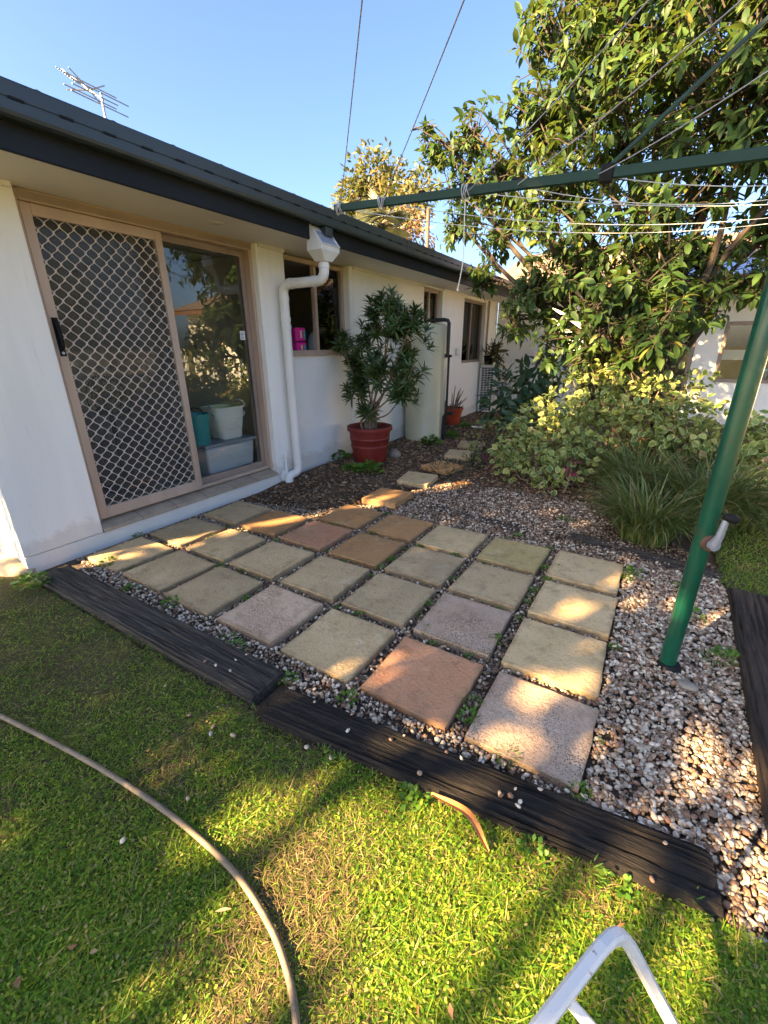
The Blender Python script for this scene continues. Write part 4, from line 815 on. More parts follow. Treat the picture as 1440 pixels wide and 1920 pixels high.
# pedestal fan behind the screen door
fx_, fy_ = -4.35, 2.12
fan_ = thing('pedestal_fan', (fx_, fy_, ZF), 'dark pedestal fan behind the diamond screen door', 'fan')
m = MB(); m.lathe([(.2, 0), (.2, .015), (.05, .04), (.022, .06), (.02, .75), (.0, .76)], (fx_, fy_, ZF), 20); m.build('stand', 'black_plastic', fan_, smooth=True)
m = MB(); m.tube([(fx_ - .1, fy_, .98), (fx_ + .02, fy_, .98)], [.06, .05], 14); m.build('motor', 'black_plastic', fan_, smooth=True)
m = MB()
for r_ in (.06, .11, .155, .2): m.tube([(fx_ + .06, fy_ + r_ * math.cos(t), .98 + r_ * math.sin(t)) for t in np.linspace(0, 2 * math.pi, 25)], .005, 5, cap=False)
for k in range(20): t = k * math.pi / 10; m.tube([(fx_ + .07, fy_, .98), (fx_ + .04, fy_ + .2 * math.cos(t), .98 + .2 * math.sin(t))], .003, 4)
m.build('cage', 'black_plastic', fan_)
for k in range(3):
    t = k * 2.094; c, s_ = math.cos(t), math.sin(t); m = MB(); m.add([(fx_ + .02, fy_ + .03 * c, .98 + .03 * s_), (fx_ + .045, fy_ + .17 * c - .07 * s_, .98 + .17 * s_ + .07 * c), (fx_ + .02, fy_ + .18 * c, .98 + .18 * s_), (fx_, fy_ + .16 * c + .05 * s_, .98 + .16 * s_ - .05 * c)], [(0, 1, 2, 3)]); m.build('blade', 'black_plastic', fan_)
# pink toy drawers and a draped chair behind the window
tw = thing('toy_drawers', (-3.78, 4.12, 1.2), 'magenta plastic toy drawers on the window ledge inside', 'toy')
lg_ = MB(); lg_.box((-4.2, 3.64, 1.26), (RX - .06, 4.79, 1.30)); lg_.build('window_ledge', 'room_wall', house)
for k in range(2):
    m = MB(); m.box((-3.86, 4.03, 1.301 + .16 * k), (-3.7, 4.20, 1.30 + .15 + .16 * k)); dr = m.build('drawer', 'pink_plastic', tw, bevel=.012, seg=2)
    m = MB(); m.box((-3.6995, 4.10, 1.335 + .16 * k), (-3.696, 4.13, 1.42 + .16 * k)); m.build('drawer_pull', 'basket_yellow', dr); m = MB(); m.box((-3.6995, 4.16, 1.33 + .16 * k), (-3.696, 4.19, 1.42 + .16 * k)); m.build('drawer_side', 'cyan_plastic', dr)
cl_ = MB(); cl_.lathe([(.0, .27), (.06, .26), (.1, .2), (.115, .1), (.12, 0)], (-3.8, 4.50, 1.301), 14); tag(cl_.build('cloth_bundle', 'grey_cloth', None, smooth=True), 'grey cloth bundle behind the right window pane', 'cloth')

# ================================================================== potted oleander
pc = np.array([-3.02, 4.52, .012])
pot = thing('potted_shrub', pc, 'leafy dark green shrub in a large red ribbed pot', 'potted plant')
m = MB(); m.lathe([(.0, 0), (.20, 0), (.205, .01), (.235, .2), (.243, .205), (.243, .222), (.238, .228), (.25, .30), (.256, .305), (.256, .32), (.252, .325), (.262, .40), (.285, .405), (.288, .425), (.285, .455), (.268, .46), (.255, .44), (.25, .40), (0, .39)], pc, 48); pt = m.build('pot', 'pot_red', pot, smooth=True)
m = MB(); m.lathe([(.252, .405), (.12, .42), (0, .425)], pc, 24); m.build('soil', 'potting_soil', pt, smooth=True)
pblob = [((670, 650), .27), ((700, 600), .24), ((740, 600), .3), ((765, 640), .26), ((705, 690), .3), ((740, 700), .28), ((750, 740), .2), ((675, 730), .2), ((785, 600), .12), ((660, 690), .18), ((735, 570), .18), ((775, 690), .2), ((690, 770), .13), ((650, 640), .13)]
stems = MB(); RP, RD = [], []
for (u, v), r_ in pblob:
    c = at(u, v, 4.5) ; c[1] += rnd.uniform(-.14, .10)
    b0 = pc + np.array([rnd.uniform(-.07, .07), rnd.uniform(-.07, .07), .41]); mid = b0 * .45 + c * .55 + np.array([rnd.uniform(-.05, .05), rnd.uniform(-.05, .05), -.05])
    stems.tube(smooth_path([b0, b0 + np.array([0, 0, .12]), mid, c], 4), np.linspace(.016, .006, 13), 6)
    for q in range(int(6 + r_ * 48)):
        d = unit(1)[0]; d[1] *= .8; p = c + d * r_ * rnd.uniform(.45, 1.0); p[1] = max(p[1], 3.9); p[0] = max(p[0], WX + .1); dd = d * .7 + np.array([0, -.12, .75]); dd /= np.linalg.norm(dd); RP.append(p); RD.append(dd)
        if q % 2 == 0: stems.tube([c + (p - c) * .1, c + (p - c) * .6 - np.array([0, 0, .02]), p], [.006, .005, .004], 5)
stems.build('stems', 'stem_bark', pot, smooth=True)
P, D, N, S = [], [], [], []
for p, ax in zip(RP, RD):
    a = np.cross(ax, [.3, .5, .8]); a /= np.linalg.norm(a); b = np.cross(ax, a)
    for k in range(17):
        t = k * 2.4; el = .25 + .85 * (k / 17); d = ax * math.sin(el) + (a * math.cos(t) + b * math.sin(t)) * math.cos(el); P.append(p - ax * .05 * (1 - k / 17)); D.append(d); N.append(ax + d * -.2); S.append(rnd.uniform(.105, .17) * (1.05 - .4 * k / 17))
foliage(pot, 'lance', np.array(P), np.array(D), np.array(N), S, 'oleander_leaf', singles=260)

p2 = at(842, 797, 7.55); p2[2] = .02; p2 = np.array([-3.22, 7.6, .02])
sp2 = thing('succulent_pot', p2, 'small orange red pot with bare sticks beside the tank', 'potted plant')
m = MB(); m.lathe([(0, 0), (.13, 0), (.16, .1), (.195, .26), (.21, .27), (.21, .31), (.19, .31), (.18, .27), (0, .26)], p2, 28); m.build('pot', 'pot_orange', sp2, smooth=True)
m = MB()
for k in range(14):
    t = rnd.uniform(0, 6.28); L = rnd.uniform(.15, .42); b_ = p2 + np.array([.1 * math.cos(t), .1 * math.sin(t), .26]); m.tube([b_, b_ + np.array([.05 * math.cos(t), .05 * math.sin(t), L * .5]), b_ + np.array([.16 * math.cos(t), .16 * math.sin(t), L])], [.012, .01, .006], 6)
m.build('stems', 'stem_bark', sp2, smooth=True)
n_ = 60; t = rng.uniform(0, 6.28, n_); P = p2 + np.stack([.12 * np.cos(t), .12 * np.sin(t), np.full(n_, .28)], 1); foliage(sp2, 'lance', P, np.stack([np.cos(t), np.sin(t), rng.uniform(.2, 1, n_)], 1), unit(n_) + [0, 0, 1], rng.uniform(.05, .14, n_), 'fern_leaf')

# ================================================================== trees
def blob_points(blobs, dens, shell=.5):
    P, O = [], []
    for c, r_ in blobs:
        n = int(dens * r_ ** 2); d = unit(n); rad = r_ * (shell + (1 - shell) * rng.random(n) ** .6) * (1 + .18 * rng.normal(size=n).clip(-1.5, 1.5)); P.append(c + d * rad[:, None]); O.append(d)
    return np.concatenate(P), np.concatenate(O)
def branches(mb, base, targets, r0, jit=.15, fork=.45):
    base = np.array(base, float); ctr = np.mean([t for t in targets], 0); f = base + (ctr - base) * fork; f[0] = base[0] * .6 + f[0] * .4; f[1] = base[1] * .6 + f[1] * .4
    mb.tube(smooth_path([base, base * .6 + f * .4 + np.array([.04, .03, 0]), f], 6), np.linspace(r0, r0 * .65, 13), 10)
    for t in targets:
        s0 = base + (f - base) * rnd.uniform(.6, 1.0); mid = s0 * .5 + np.array(t) * .5 + np.array([rnd.uniform(-jit, jit), rnd.uniform(-jit, jit), rnd.uniform(0, jit)])
        mb.tube(smooth_path([s0, mid, t], 5), np.linspace(r0 * .42, r0 * .07, 11), 7)
        for q in range(3):
            e = np.array(t) + unit(1)[0] * rnd.uniform(.12, .3); m0 = mid + (np.array(t) - mid) * rnd.uniform(.3, .9); mb.tube([m0, (m0 + e) / 2 + np.array([0, 0, .05]), e], [r0 * .12, r0 * .08, r0 * .03], 5)
tb = gz(1120, 805); tb = np.array([.12, 6.4, GZ])
tree = thing('broadleaf_tree', tb, 'large leafy green tree in the garden bed behind the clothesline', 'tree')
TB = [((1260, 40, 6.6), 1.15), ((1110, 110, 6.6), .85), ((1400, 120, 6.0), 1.0), ((1010, 215, 6.7), .62), ((1170, 240, 6.3), .85), ((885, 250, 6.9), .42), ((815, 285, 7.0), .32), ((870, 340, 7.0), .45), ((935, 330, 6.8), .55), ((860, 420, 7.0), .42), ((1040, 360, 6.5), .7), ((1250, 380, 6.0), .65), ((940, 430, 6.8), .5), ((1090, 470, 6.2), .7), ((1230, 520, 5.7), .6), ((1000, 540, 6.4), .5), ((905, 520, 7.0), .3), ((1390, 250, 6.2), .6), ((1140, 590, 5.5), .48), ((1240, 630, 5.1), .32), ((1050, 625, 6.0), .4), ((1330, 480, 6.4), .45), ((1290, -160, 6.6), 1.2), ((1120, -60, 7), .8), ((1500, -20, 6.4), 1.1), ((1540, 280, 6.3), .8), ((960, 600, 6.6), .3), ((1180, 670, 5.3), .25), ((1300, 580, 5.9), .34), ((1350, 540, 6.2), .34), ((1420, 520, 6.3), .3), ((1100, 660, 5.7), .25), ((1250, 590, 5.4), .3), ((800, 235, 7.0), .15), ((1020, 60, 6.9), .4), ((1440, 440, 6.9), .35)]
tblobs = [(at(*c), r_) for c, r_ in TB]
m = MB(); branches(m, tb, [c for c, r_ in tblobs], .14, .25); m.build('trunk', 'trunk_bark', tree, smooth=True)
# leaves hang in short sprays from twigs
TP, TO = blob_points(tblobs, 225, .2)
P, D, N, S = [], [], [], []; tw_ = MB()
for p, o_ in zip(TP, TO):
    ax = o_ * .7 + np.array([rnd.uniform(-.35, .35), rnd.uniform(-.35, .35), rnd.uniform(-.15, .5)]); ax /= np.linalg.norm(ax); a_ = np.cross(ax, (.2, .1, 1.)); a_ /= np.linalg.norm(a_); b_ = np.cross(ax, a_)
    tw_.tube([p - ax * .34 + np.array([0, 0, -.05]), p - ax * .15, p], [.008, .006, .003], 4, cap=False)
    nl_ = rnd.randint(5, 9); big = rnd.uniform(.75, 1.2); t0 = rnd.uniform(0, 6.28)
    for k in range(nl_):
        t = t0 + k * 2.4; rad = a_ * math.cos(t) + b_ * math.sin(t); d = ax * rnd.uniform(.1, .9) + rad * rnd.uniform(.7, 1.1) + np.array([0, 0, rnd.uniform(-.6, -.05)])
        P.append(p - ax * .16 * rnd.random() + rad * .015); D.append(d); N.append(np.array([-.1, -.2, .75]) + ax * .3 + unit(1)[0] * .35); S.append(big * rnd.uniform(.075, .16))
o = tw_.build('twigs', 'trunk_bark', tree); o['kind'] = 'stuff'
P = np.array(P); px, dep = to_px(P); ok = (px[:, 0] > -60) & (px[:, 0] < 1900) & (px[:, 1] > -500); P = P[ok]; D = np.array(D)[ok]; N = np.array(N)[ok]; S = np.array(S)[ok]
foliage(tree, 'ovate', P, D, N, S, 'tree_leaf', 'crown', singles=300)

def plain_tree(name, base, blobs, dens, size, mat, label, r0=.12, shape='ovate_lo', group=None, keep=None, shell=.3):
    t = thing(name, base, label, 'tree', group); m = MB(); branches(m, base, [c for c, r_ in blobs][::max(1, len(blobs) // 9)], r0, .3); m.build('trunk', 'trunk_bark', t, smooth=True)
    P, O = blob_points(blobs, dens, shell); n = len(P)
    if keep is not None: k = keep(P); P, O = P[k], O[k]; n = len(P)
    foliage(t, shape, P, O + unit(n) * .7 + np.array([0, 0, -.25]), unit(n) * .7 + (np.array([0, -.2, .8]) if keep is None else L3 * -1.2), rng.uniform(size * .7, size * 1.3, n), mat, 'crown'); return t
gumb = [(at(u, v, y), r_) for u, v, y, r_ in ((700, 330, 17, .95), (660, 365, 16.5, .65), (740, 350, 17, .8), (775, 385, 16, .7), (690, 375, 17, .9), (735, 395, 16.5, .9), (650, 390, 17, .6), (790, 350, 18, .6))]
plain_tree('gum_tree', (gumb[0][0][0] + .3, 17.0, GZ), gumb, 900, .2, 'gum_leaf', 'yellowish bushy tree rising behind the roof line', .16, 'flat')
plain_tree('gum_tree', (at(770, 430, 15)[0], 15.2, GZ), [(at(u, v, 15), r_) for u, v, r_ in ((770, 420, .6), (790, 450, .5), (750, 450, .5))], 600, .16, 'dry_leaf', 'orange brown leaved tree low behind the roof end', .1)
# fan palm
pb = at(715, 420, 13.4); palm = thing('fan_palm', (pb[0], 13.4, GZ), 'silvery fan palm showing just above the roof', 'palm tree')
m = MB(); m.tube([(pb[0], 13.4, GZ), (pb[0], 13.4, pb[2])], [.16, .12], 10); m.build('trunk', 'trunk_bark', palm, smooth=True)
for k in range(16):
    d = unit(1)[0]; d[2] = abs(d[2]) * .6 + rnd.uniform(-.3, .3); d /= np.linalg.norm(d); c = np.array(pb) + d * rnd.uniform(.3, .55); sd_ = np.cross(d, (0, 0, 1.)); sd_ /= np.linalg.norm(sd_); n_ = 22; th = np.linspace(-1.9, 1.9, n_)
    D = np.cos(th)[:, None] * d + np.sin(th)[:, None] * sd_ + np.array([0, 0, -.15]); V, F, r_ = leaf_batch('lance', np.tile(c, (n_, 1)) - ORG[palm.name], frames(D, np.tile(np.cross(sd_, d), (n_, 1))), rng.uniform(.45, .62, n_)); m2 = link('frond', npmesh('frond', V, F, 'palm_leaf', True, r_), palm)
    m = MB(); m.tube([pb, c], .012, 5); m.build('stalk', 'stem_bark', palm)

# trees on the sunny side behind the viewer: they throw the dappled shade over the yard
US = LH / np.linalg.norm(LH); PS = np.array([US[1], -US[0]])
def shadow_hit(P): return P[:, :2] + US * (P[:, 2:3] / math.tan(SUN_EL))
def polyg(pts): return [tuple(gz(u, v, -.02)[:2]) for u, v in pts]
cor = np.array([WX, CY])
LIT = [(polyg([(120, 2060), (180, 1925), (270, 1885), (330, 1800), (375, 1737), (300, 1680), (230, 1610), (290, 1520), (390, 1490), (490, 1440), (760, 1405), (850, 1430), (970, 1490), (1050, 1550), (1030, 2060)]), .992),
       (polyg([(1000, 1510), (1150, 1570), (1300, 1640), (1500, 1720), (1600, 2060), (1000, 2060), (1010, 1750)]), .95),
       (polyg([(-150, 1490), (0, 1430), (150, 1398), (330, 1340), (390, 1345), (330, 1402), (150, 1448), (0, 1490)]), .95),
       ([tuple(cor - .45 * PS - .9 * US), tuple(cor + .22 * PS - .9 * US), tuple(cor + .23 * PS + 2.0 * US), tuple(cor + .2 * PS + 4.2 * US), tuple(cor - .2 * PS + 4.2 * US)], .97)]
SPOT = [((1070, 1122), .15), ((1020, 1145), .10), ((1135, 1165), .09), ((1085, 1262), .15), ((1030, 1320), .15), ((960, 1305), .13), ((905, 1340), .1), ((765, 1222), .12), ((850, 1138), .09), ((655, 1245), .1), ((1190, 1105), .14), ((1290, 1125), .16), ((1420, 1350), .17), ((1400, 1480), .2), ((1330, 1560), .16), ((1170, 985), .14), ((800, 1042), .10), ((1020, 950), .09), ((950, 955), .09), ((1400, 1610), .16), ((130, 1085), .09), ((1240, 1460), .08), ((560, 1180), .07)]
SPOTW = [(gz(u, v, 0)[:2], r_ + .03) for (u, v), r_ in SPOT]
def shade_keep(P):
    G = shadow_hit(P); pr_ = np.zeros(len(P))
    for poly, t in LIT: pr_ = np.maximum(pr_, inside(G, poly) * t)
    for c, r_ in SPOTW: pr_ = np.maximum(pr_, (np.linalg.norm(G - c, axis=1) < r_) * .985)
    a = G @ US; pp = G @ PS; far = np.clip((a - 4.4) / .8, 0, 1) * np.clip((vnoise(G, 1.15, 21) * .65 + vnoise(G, 3.1, 22) * .35 - .36) / .16, 0, .97)
    far[(pp > -2.9) & (pp < -.3) & (a > 4.9) & (a < 6.45)] *= .1; far = np.where((pp > -3.2) & (pp < -.6) & (a > 6.5) & (a < 9.9), np.maximum(far, .88), far); pr_ = np.maximum(pr_, far); return rng.random(len(P)) > pr_
AB = -9.0
def sp_pos(p_, a_, dist): # world point of a leaf whose shadow lands at (p_, a_) on the ground
    g = PS * p_ + US * a_; return np.array([*(g - US * dist), dist * math.tan(SUN_EL)])
bl1, bl2 = [], []
for p_ in np.arange(-5.6, 2.9, .62):
    for a_ in np.arange(-2.4, 11.7, .85):
        b_ = (sp_pos(p_ + rnd.uniform(-.15, .15), a_ + rnd.uniform(-.2, .2), 7.4 + a_ + rnd.uniform(-.5, .5)), rnd.uniform(.5, .64)); (bl1 if p_ < -1.6 else bl2).append(b_)
for bl, lab in ((bl1, 'leafy tree behind the viewer nearer the house'), (bl2, 'leafy tree behind the viewer over the lawn')):
    c = np.mean([b[0] for b in bl], 0); plain_tree('shade_tree', (c[0] - US[0] * .6, c[1] - US[1] * .6, GZ), bl, 620, .195, 'shade_leaf', lab, .16, 'flat', 'trees behind the viewer', shade_keep, .1)
# trees and rail fence to the right of the viewer, seen in the glass
for k, (x, y, h) in enumerate(((15.5, .3, 4.2), (16.5, 5.2, 4.9), (15.2, 9.5, 4.0), (17.0, -5, 4.6))):
    bl = [(np.array([x + rnd.uniform(-1, 1), y + rnd.uniform(-1.3, 1.3), h * rnd.uniform(.4, 1.05)]), rnd.uniform(.7, 1.2)) for _ in range(8)]
    plain_tree('yard_tree', (x, y, GZ), bl, 170, .26, 'gum_leaf', 'tree beyond the white rail fence, mirrored in the door glass', .14, 'flat', 'trees mirrored in the glass')
fe = thing('rail_fence', (11.6, 3, GZ), 'white rail fence mirrored in the door glass', 'fence')
for z in (.45, .85, 1.2): m = MB(); m.box((11.58, -5, z - .06), (11.62, 13, z + .06)); m.build('rail', 'white_fence', fe)
for y in range(-5, 14, 2): m = MB(); m.box((11.63, y - .06, GZ), (11.75, y + .06, 1.35)); m.build('post', 'white_fence', fe)

# ================================================================== shrubs and ground plants
def shrub(name, base, label, blobs, dens, shape, size, mat, singles, shell=.55, up=.5, stemr=.012, cat='shrub', zmin=-.03):
    t = thing(name, base, label, cat); m = MB()
    for c, r_ in blobs: b_ = np.array(base) + np.array([rnd.uniform(-.1, .1), rnd.uniform(-.1, .1), 0]); m.tube(smooth_path([b_, (b_ + c) / 2 + np.array([0, 0, -.06]), c], 4), np.linspace(stemr, stemr * .4, 9), 6)
    m.build('stems', 'stem_bark', t, smooth=True)
    P, O = blob_points(blobs, dens, shell); k = P[:, 2] > zmin; P, O = P[k], O[k]; n = len(P)
    D = O * .8 + unit(n) * .6 + np.array([0, 0, -.1]); N = O * .8 + unit(n) * .35 + np.array([0, -.15, up]); foliage(t, shape, P, D, N, rng.uniform(size * .65, size * 1.25, n), mat, singles=singles); return t
def B(*l): return [(at(u, v, y), r_) for u, v, y, r_ in l]
vb1 = B((1010, 850, 4.75, .27), (975, 830, 4.85, .22), (1055, 820, 4.9, .30), (1000, 800, 5.05, .25), (1075, 860, 4.7, .22), (960, 870, 4.7, .16), (1030, 890, 4.6, .17), (1090, 790, 5.1, .28), (950, 850, 4.8, .15))
shrub('variegated_shrub', (vb1[0][0][0], 4.8, 0), 'cream edged green shrub at the left front of the bed beside the gravel', vb1, 2500, 'round', .062, 'variegated_leaf', 220)
vb2 = B((1060, 760, 5.5, .28), (1120, 745, 5.5, .33), (1180, 760, 5.4, .33), (1240, 755, 5.4, .35), (1290, 785, 5.3, .28), (1130, 800, 5.2, .3), (1210, 800, 5.2, .28), (1280, 815, 5.1, .26), (1150, 700, 5.5, .12), (1155, 675, 5.5, .09), (1110, 700, 5.5, .11), (1245, 715, 5.4, .09), (1200, 705, 5.45, .08), (1075, 715, 5.5, .08), (1225, 690, 5.4, .06), (1020, 760, 5.3, .1), (1350, 760, 5.3, .07), (1280, 725, 5.4, .1), (1320, 710, 5.5, .1), (1325, 815, 5.2, .2))
shrub('variegated_shrub', (vb2[2][0][0], 5.5, 0), 'tall cream and yellow variegated shrub under the tree', vb2, 2200, 'round', .064, 'variegated_leaf', 280)
vb3 = B((1400, 830, 5.1, .2), (1440, 820, 5.0, .22), (1380, 850, 5.0, .2), (1480, 820, 5, .25), (1360, 880, 4.9, .15))
shrub('variegated_shrub', (vb3[0][0][0], 5.1, 0), 'cream variegated shrub behind the clothesline pole at right', vb3, 2300, 'round', .062, 'variegated_leaf', 120)
vb4 = B((1415, 925, 4.4, .12), (1390, 945, 4.3, .1), (1440, 940, 4.3, .12))
shrub('variegated_shrub', (vb4[0][0][0], 4.35, 0), 'small low variegated plant beside the strappy grass at the lawn edge', vb4, 3400, 'round', .055, 'variegated_leaf', 60)
vb5 = B((885, 850, 5.3, .1), (890, 880, 5.0, .09), (880, 825, 5.7, .08), (905, 800, 6.2, .12), (940, 800, 6.2, .14))
shrub('variegated_shrub', (vb5[0][0][0], 5.4, 0), 'sparse variegated seedlings beside the stepping stones', vb5, 2200, 'round', .05, 'variegated_leaf', 60)
bl = B((955, 735, 7.2, .33), (1000, 715, 7.4, .33), (930, 770, 7.0, .24), (1010, 755, 7.1, .25), (980, 780, 6.9, .2), (1035, 690, 7.5, .25))
shrub('broadleaf_plant', (bl[0][0][0] + .1, 7.2, 0), 'bluish green broad leaved plant in front of the air conditioner', bl, 900, 'ovate', .19, 'broad_leaf', 160)
dc = B((850, 905, 4.7, .14), (820, 918, 4.4, .12), (880, 895, 4.9, .14), (905, 850, 5.6, .2), (930, 830, 5.9, .2), (900, 875, 5.2, .15))
dc = [(np.array([c[0], c[1], .02]), r_) for c, r_ in dc]
shrub('groundcover_clump', (dc[0][0][0], 4.8, 0), 'dark low groundcover spreading beside the stepping stones', dc, 5200, 'lance', .07, 'dark_cover', 0, .3, cat='groundcover')
mg = B((918, 868, 5.1, .09), (905, 880, 5.0, .07), (930, 855, 5.2, .08)); shrub('magenta_plant', (mg[0][0][0], 5.1, 0), 'small magenta leaved plant at the left foot of the variegated shrub', mg, 2600, 'lance', .09, 'magenta_leaf', 40, cat='plant')
mg = B((1072, 878, 4.45, .05)); shrub('magenta_plant', (mg[0][0][0], 4.5, 0), 'purple leaf tuft among the front variegated leaves', mg, 3000, 'ovate', .08, 'magenta_leaf', 15, cat='plant')

def strappy(base, n, L, label, spread=.5):
    t = thing('strappy_grass', base, label, 'grass clump', 'strappy grass clumps'); V, F = [], []; k = 7
    for i in range(int(n * 1.35)):
        th = rnd.uniform(0, 6.28); r_ = rnd.random() ** .6 * .17; b_ = np.array([r_ * math.cos(th), r_ * math.sin(th), 0]); th2 = th + rnd.uniform(-1.3, 1.3); l = L * rnd.uniform(.55, 1.1); le = rnd.uniform(.55, 1.6); d = np.array([math.cos(th2), math.sin(th2), 0]); sd_ = np.array([-d[1], d[0], 0]); w_ = rnd.uniform(.004, .0075); p = b_.copy(); o = len(V); ang = math.pi / 2 - rnd.uniform(.05, .5) * spread * 2
        for q in range(k):
            f = q / (k - 1); ww = w_ * (1 - f ** 3) + .0006; V += [p - sd_ * ww, p + np.array([0, 0, -.003]), p + sd_ * ww]; ang -= le * 1.75 / k * (0.25 + 1.3 * f); p = p + (d * math.cos(ang) + np.array([0, 0, math.sin(ang)])) * l / (k - 1)
            if p[2] < .0: p[2] = .004 + .004 * rnd.random()
        for q in range(k - 1): a = o + 3 * q; F += [(a, a + 1, a + 4, a + 3), (a + 1, a + 2, a + 5, a + 4)]
    o = link('blades', npmesh('blades', np.array(V), np.array(F), 'strap_leaf', True), t); o['kind'] = 'stuff'; return t
def gp_(u, v): p = gz(u, v, -.02); return (p[0], p[1], -.03)
strappy(gp_(1205, 1010), 330, .62, 'front strappy grass clump spilling over the half buried sleeper')
strappy(gp_(1300, 985), 380, .74, 'big strappy grass clump behind the clothesline handle')
strappy(gp_(1190, 940), 320, .70, 'strappy grass clump just right of the front variegated shrub')
strappy(gp_(1275, 905), 400, .78, 'rear upright strappy grass clump under the variegated shrubs', .35)
strappy(gp_(1150, 905), 280, .62, 'shaded strappy grass tuft tucked behind the front clumps')
strappy(gp_(1375, 985), 260, .68, 'right hand strappy grass clump leaning over the lawn')

# weeds
def weed_mesh(seed, n, size, mat='weed_leaf', shape='clover'):
    r = np.random.default_rng(seed); th = r.uniform(0, 6.28, n); ra = r.random(n) ** .6 * size; h = r.random(n) * size * .8 * (1 - ra / size * .6)
    P = np.stack([ra * np.cos(th), ra * np.sin(th), h + .004], 1); D = np.stack([np.cos(th), np.sin(th), r.uniform(-.1, .9, n)], 1); N = np.tile([0, 0, 1.], (n, 1)) + r.normal(0, .35, (n, 3)); V, F, ri = leaf_batch(shape, P, frames(D, N), r.uniform(.014, .03, n)); return npmesh('weed', V, F, mat, True, ri)
wm = [weed_mesh(k, 46, .055) for k in range(3)] + [weed_mesh(9, 60, .05, shape='lance')]
WEED = [(205, 1058, 1.0), (325, 1132, .9), (245, 1105, .7), (430, 1200, .8), (445, 1215, .8), (800, 1182, .7), (925, 1198, .7), (885, 1320, .8), (880, 1345, .7), (650, 1310, .7), (540, 1275, .7), (950, 1420, .9), (1085, 1485, .6), (800, 1130, .6), (1020, 1065, .6), (1180, 1085, 1.1), (1190, 1075, .9), (1060, 975, .8), (1300, 1155, .9), (1345, 1240, 1.2), (1360, 1235, 1.0), (970, 1005, .6), (715, 1065, .5), (845, 1275, .6), (1270, 1100, .6), (930, 1080, .5), (1050, 1065, .6), (780, 970, .6), (700, 1000, .5), (640, 1055, .5), (760, 940, .6), (280, 990, .5), (260, 1005, .6)]
JW = random.Random(5); WEED = list(WEED)
for _ in range(46):
    gj, gi = JW.randrange(0, 7), JW.randrange(0, 4); ax_j = JW.random() < .5
    wxj = GX + SP * (gj + (.5 if ax_j else JW.uniform(-.45, .45))); wyj = GY + SP * (gi + (JW.uniform(-.45, .45) if ax_j else .5))
    if wyj < 1.2 or wxj > .1 or (wxj < -2.2 and wyj > 2.6): continue
    pj, _d = to_px(np.array([wxj, wyj, -.02])); WEED.append((float(pj[0]), float(pj[1]), JW.uniform(.25, .6)))
for q, (u, v, s_) in enumerate(WEED):
    p = gz(u, v, -.02); o = link('weed', wm[q % 4]); o.location = (p[0], p[1], -.022); o.rotation_euler = (0, 0, rnd.uniform(0, 6)); o.scale = (s_, s_, s_); 
    lab = 'small green weed in the gravel strip between the grey sleeper and the pavers' if p[1] < 1.25 and p[0] < -1.2 else 'small green weed in the gravel strip between the black sleeper and the pavers' if p[1] < 1.25 and p[0] < .05 else 'green weed tuft in the coarse pebbles right of the pavers' if p[0] > .02 else 'small weed in the pale gravel behind the pavers' if p[1] > 3.1 else 'tiny weed against the house slab' if p[0] < -3.2 else 'small green weed in a joint between two pavers'
    tag(o, lab, 'weed', lab.replace('small ', '').replace('tiny ', '').replace('weed', 'weeds', 1))
for u, v, s_, lab in ((635, 858, 2.2, 'light green weed left of the large red pot'), (690, 885, 2.6, 'low weed patch in front of the large red pot'), (805, 832, 2.6, 'tall lime green weed at the foot of the water tank'), (840, 820, 2.6, 'green weed patch right of the water tank'), (872, 800, 2.0, 'yellow green weed in front of the small orange pot'), (60, 1095, 1.4, 'green weed by the sandstone block at the house corner'), (655, 880, 1.6, 'small weed at the left foot of the large red pot')):
    p = gz(u, v, .02); o = link('weed', weed_mesh(int(u), 90, .055)); o.location = (p[0], p[1], .015); o.scale = (s_, s_, s_ * 1.1); tag(o, lab, 'weed')

# ================================================================== gravel and mulch
def ico(sub):
    t = (1 + 5 ** .5) / 2; V = [(-1, t, 0), (1, t, 0), (-1, -t, 0), (1, -t, 0), (0, -1, t), (0, 1, t), (0, -1, -t), (0, 1, -t), (t, 0, -1), (t, 0, 1), (-t, 0, -1), (-t, 0, 1)]
    F = [(0, 11, 5), (0, 5, 1), (0, 1, 7), (0, 7, 10), (0, 10, 11), (1, 5, 9), (5, 11, 4), (11, 10, 2), (10, 7, 6), (7, 1, 8), (3, 9, 4), (3, 4, 2), (3, 2, 6), (3, 6, 8), (3, 8, 9), (4, 9, 5), (2, 4, 11), (6, 2, 10), (8, 6, 7), (9, 8, 1)]
    V = [np.array(v) / np.linalg.norm(v) for v in V]
    for _ in range(sub):
        c = {}; F2 = []
        def mid(a, b):
            k = (min(a, b), max(a, b))
            if k not in c: q = V[a] + V[b]; V.append(q / np.linalg.norm(q)); c[k] = len(V) - 1
            return c[k]
        for a, b, d in F: x, y, z = mid(a, b), mid(b, d), mid(d, a); F2 += [(a, x, z), (b, y, x), (d, z, y), (x, y, z)]
        F = F2
    return np.array(V), np.array(F)
ICO = [ico(0), ico(1)]
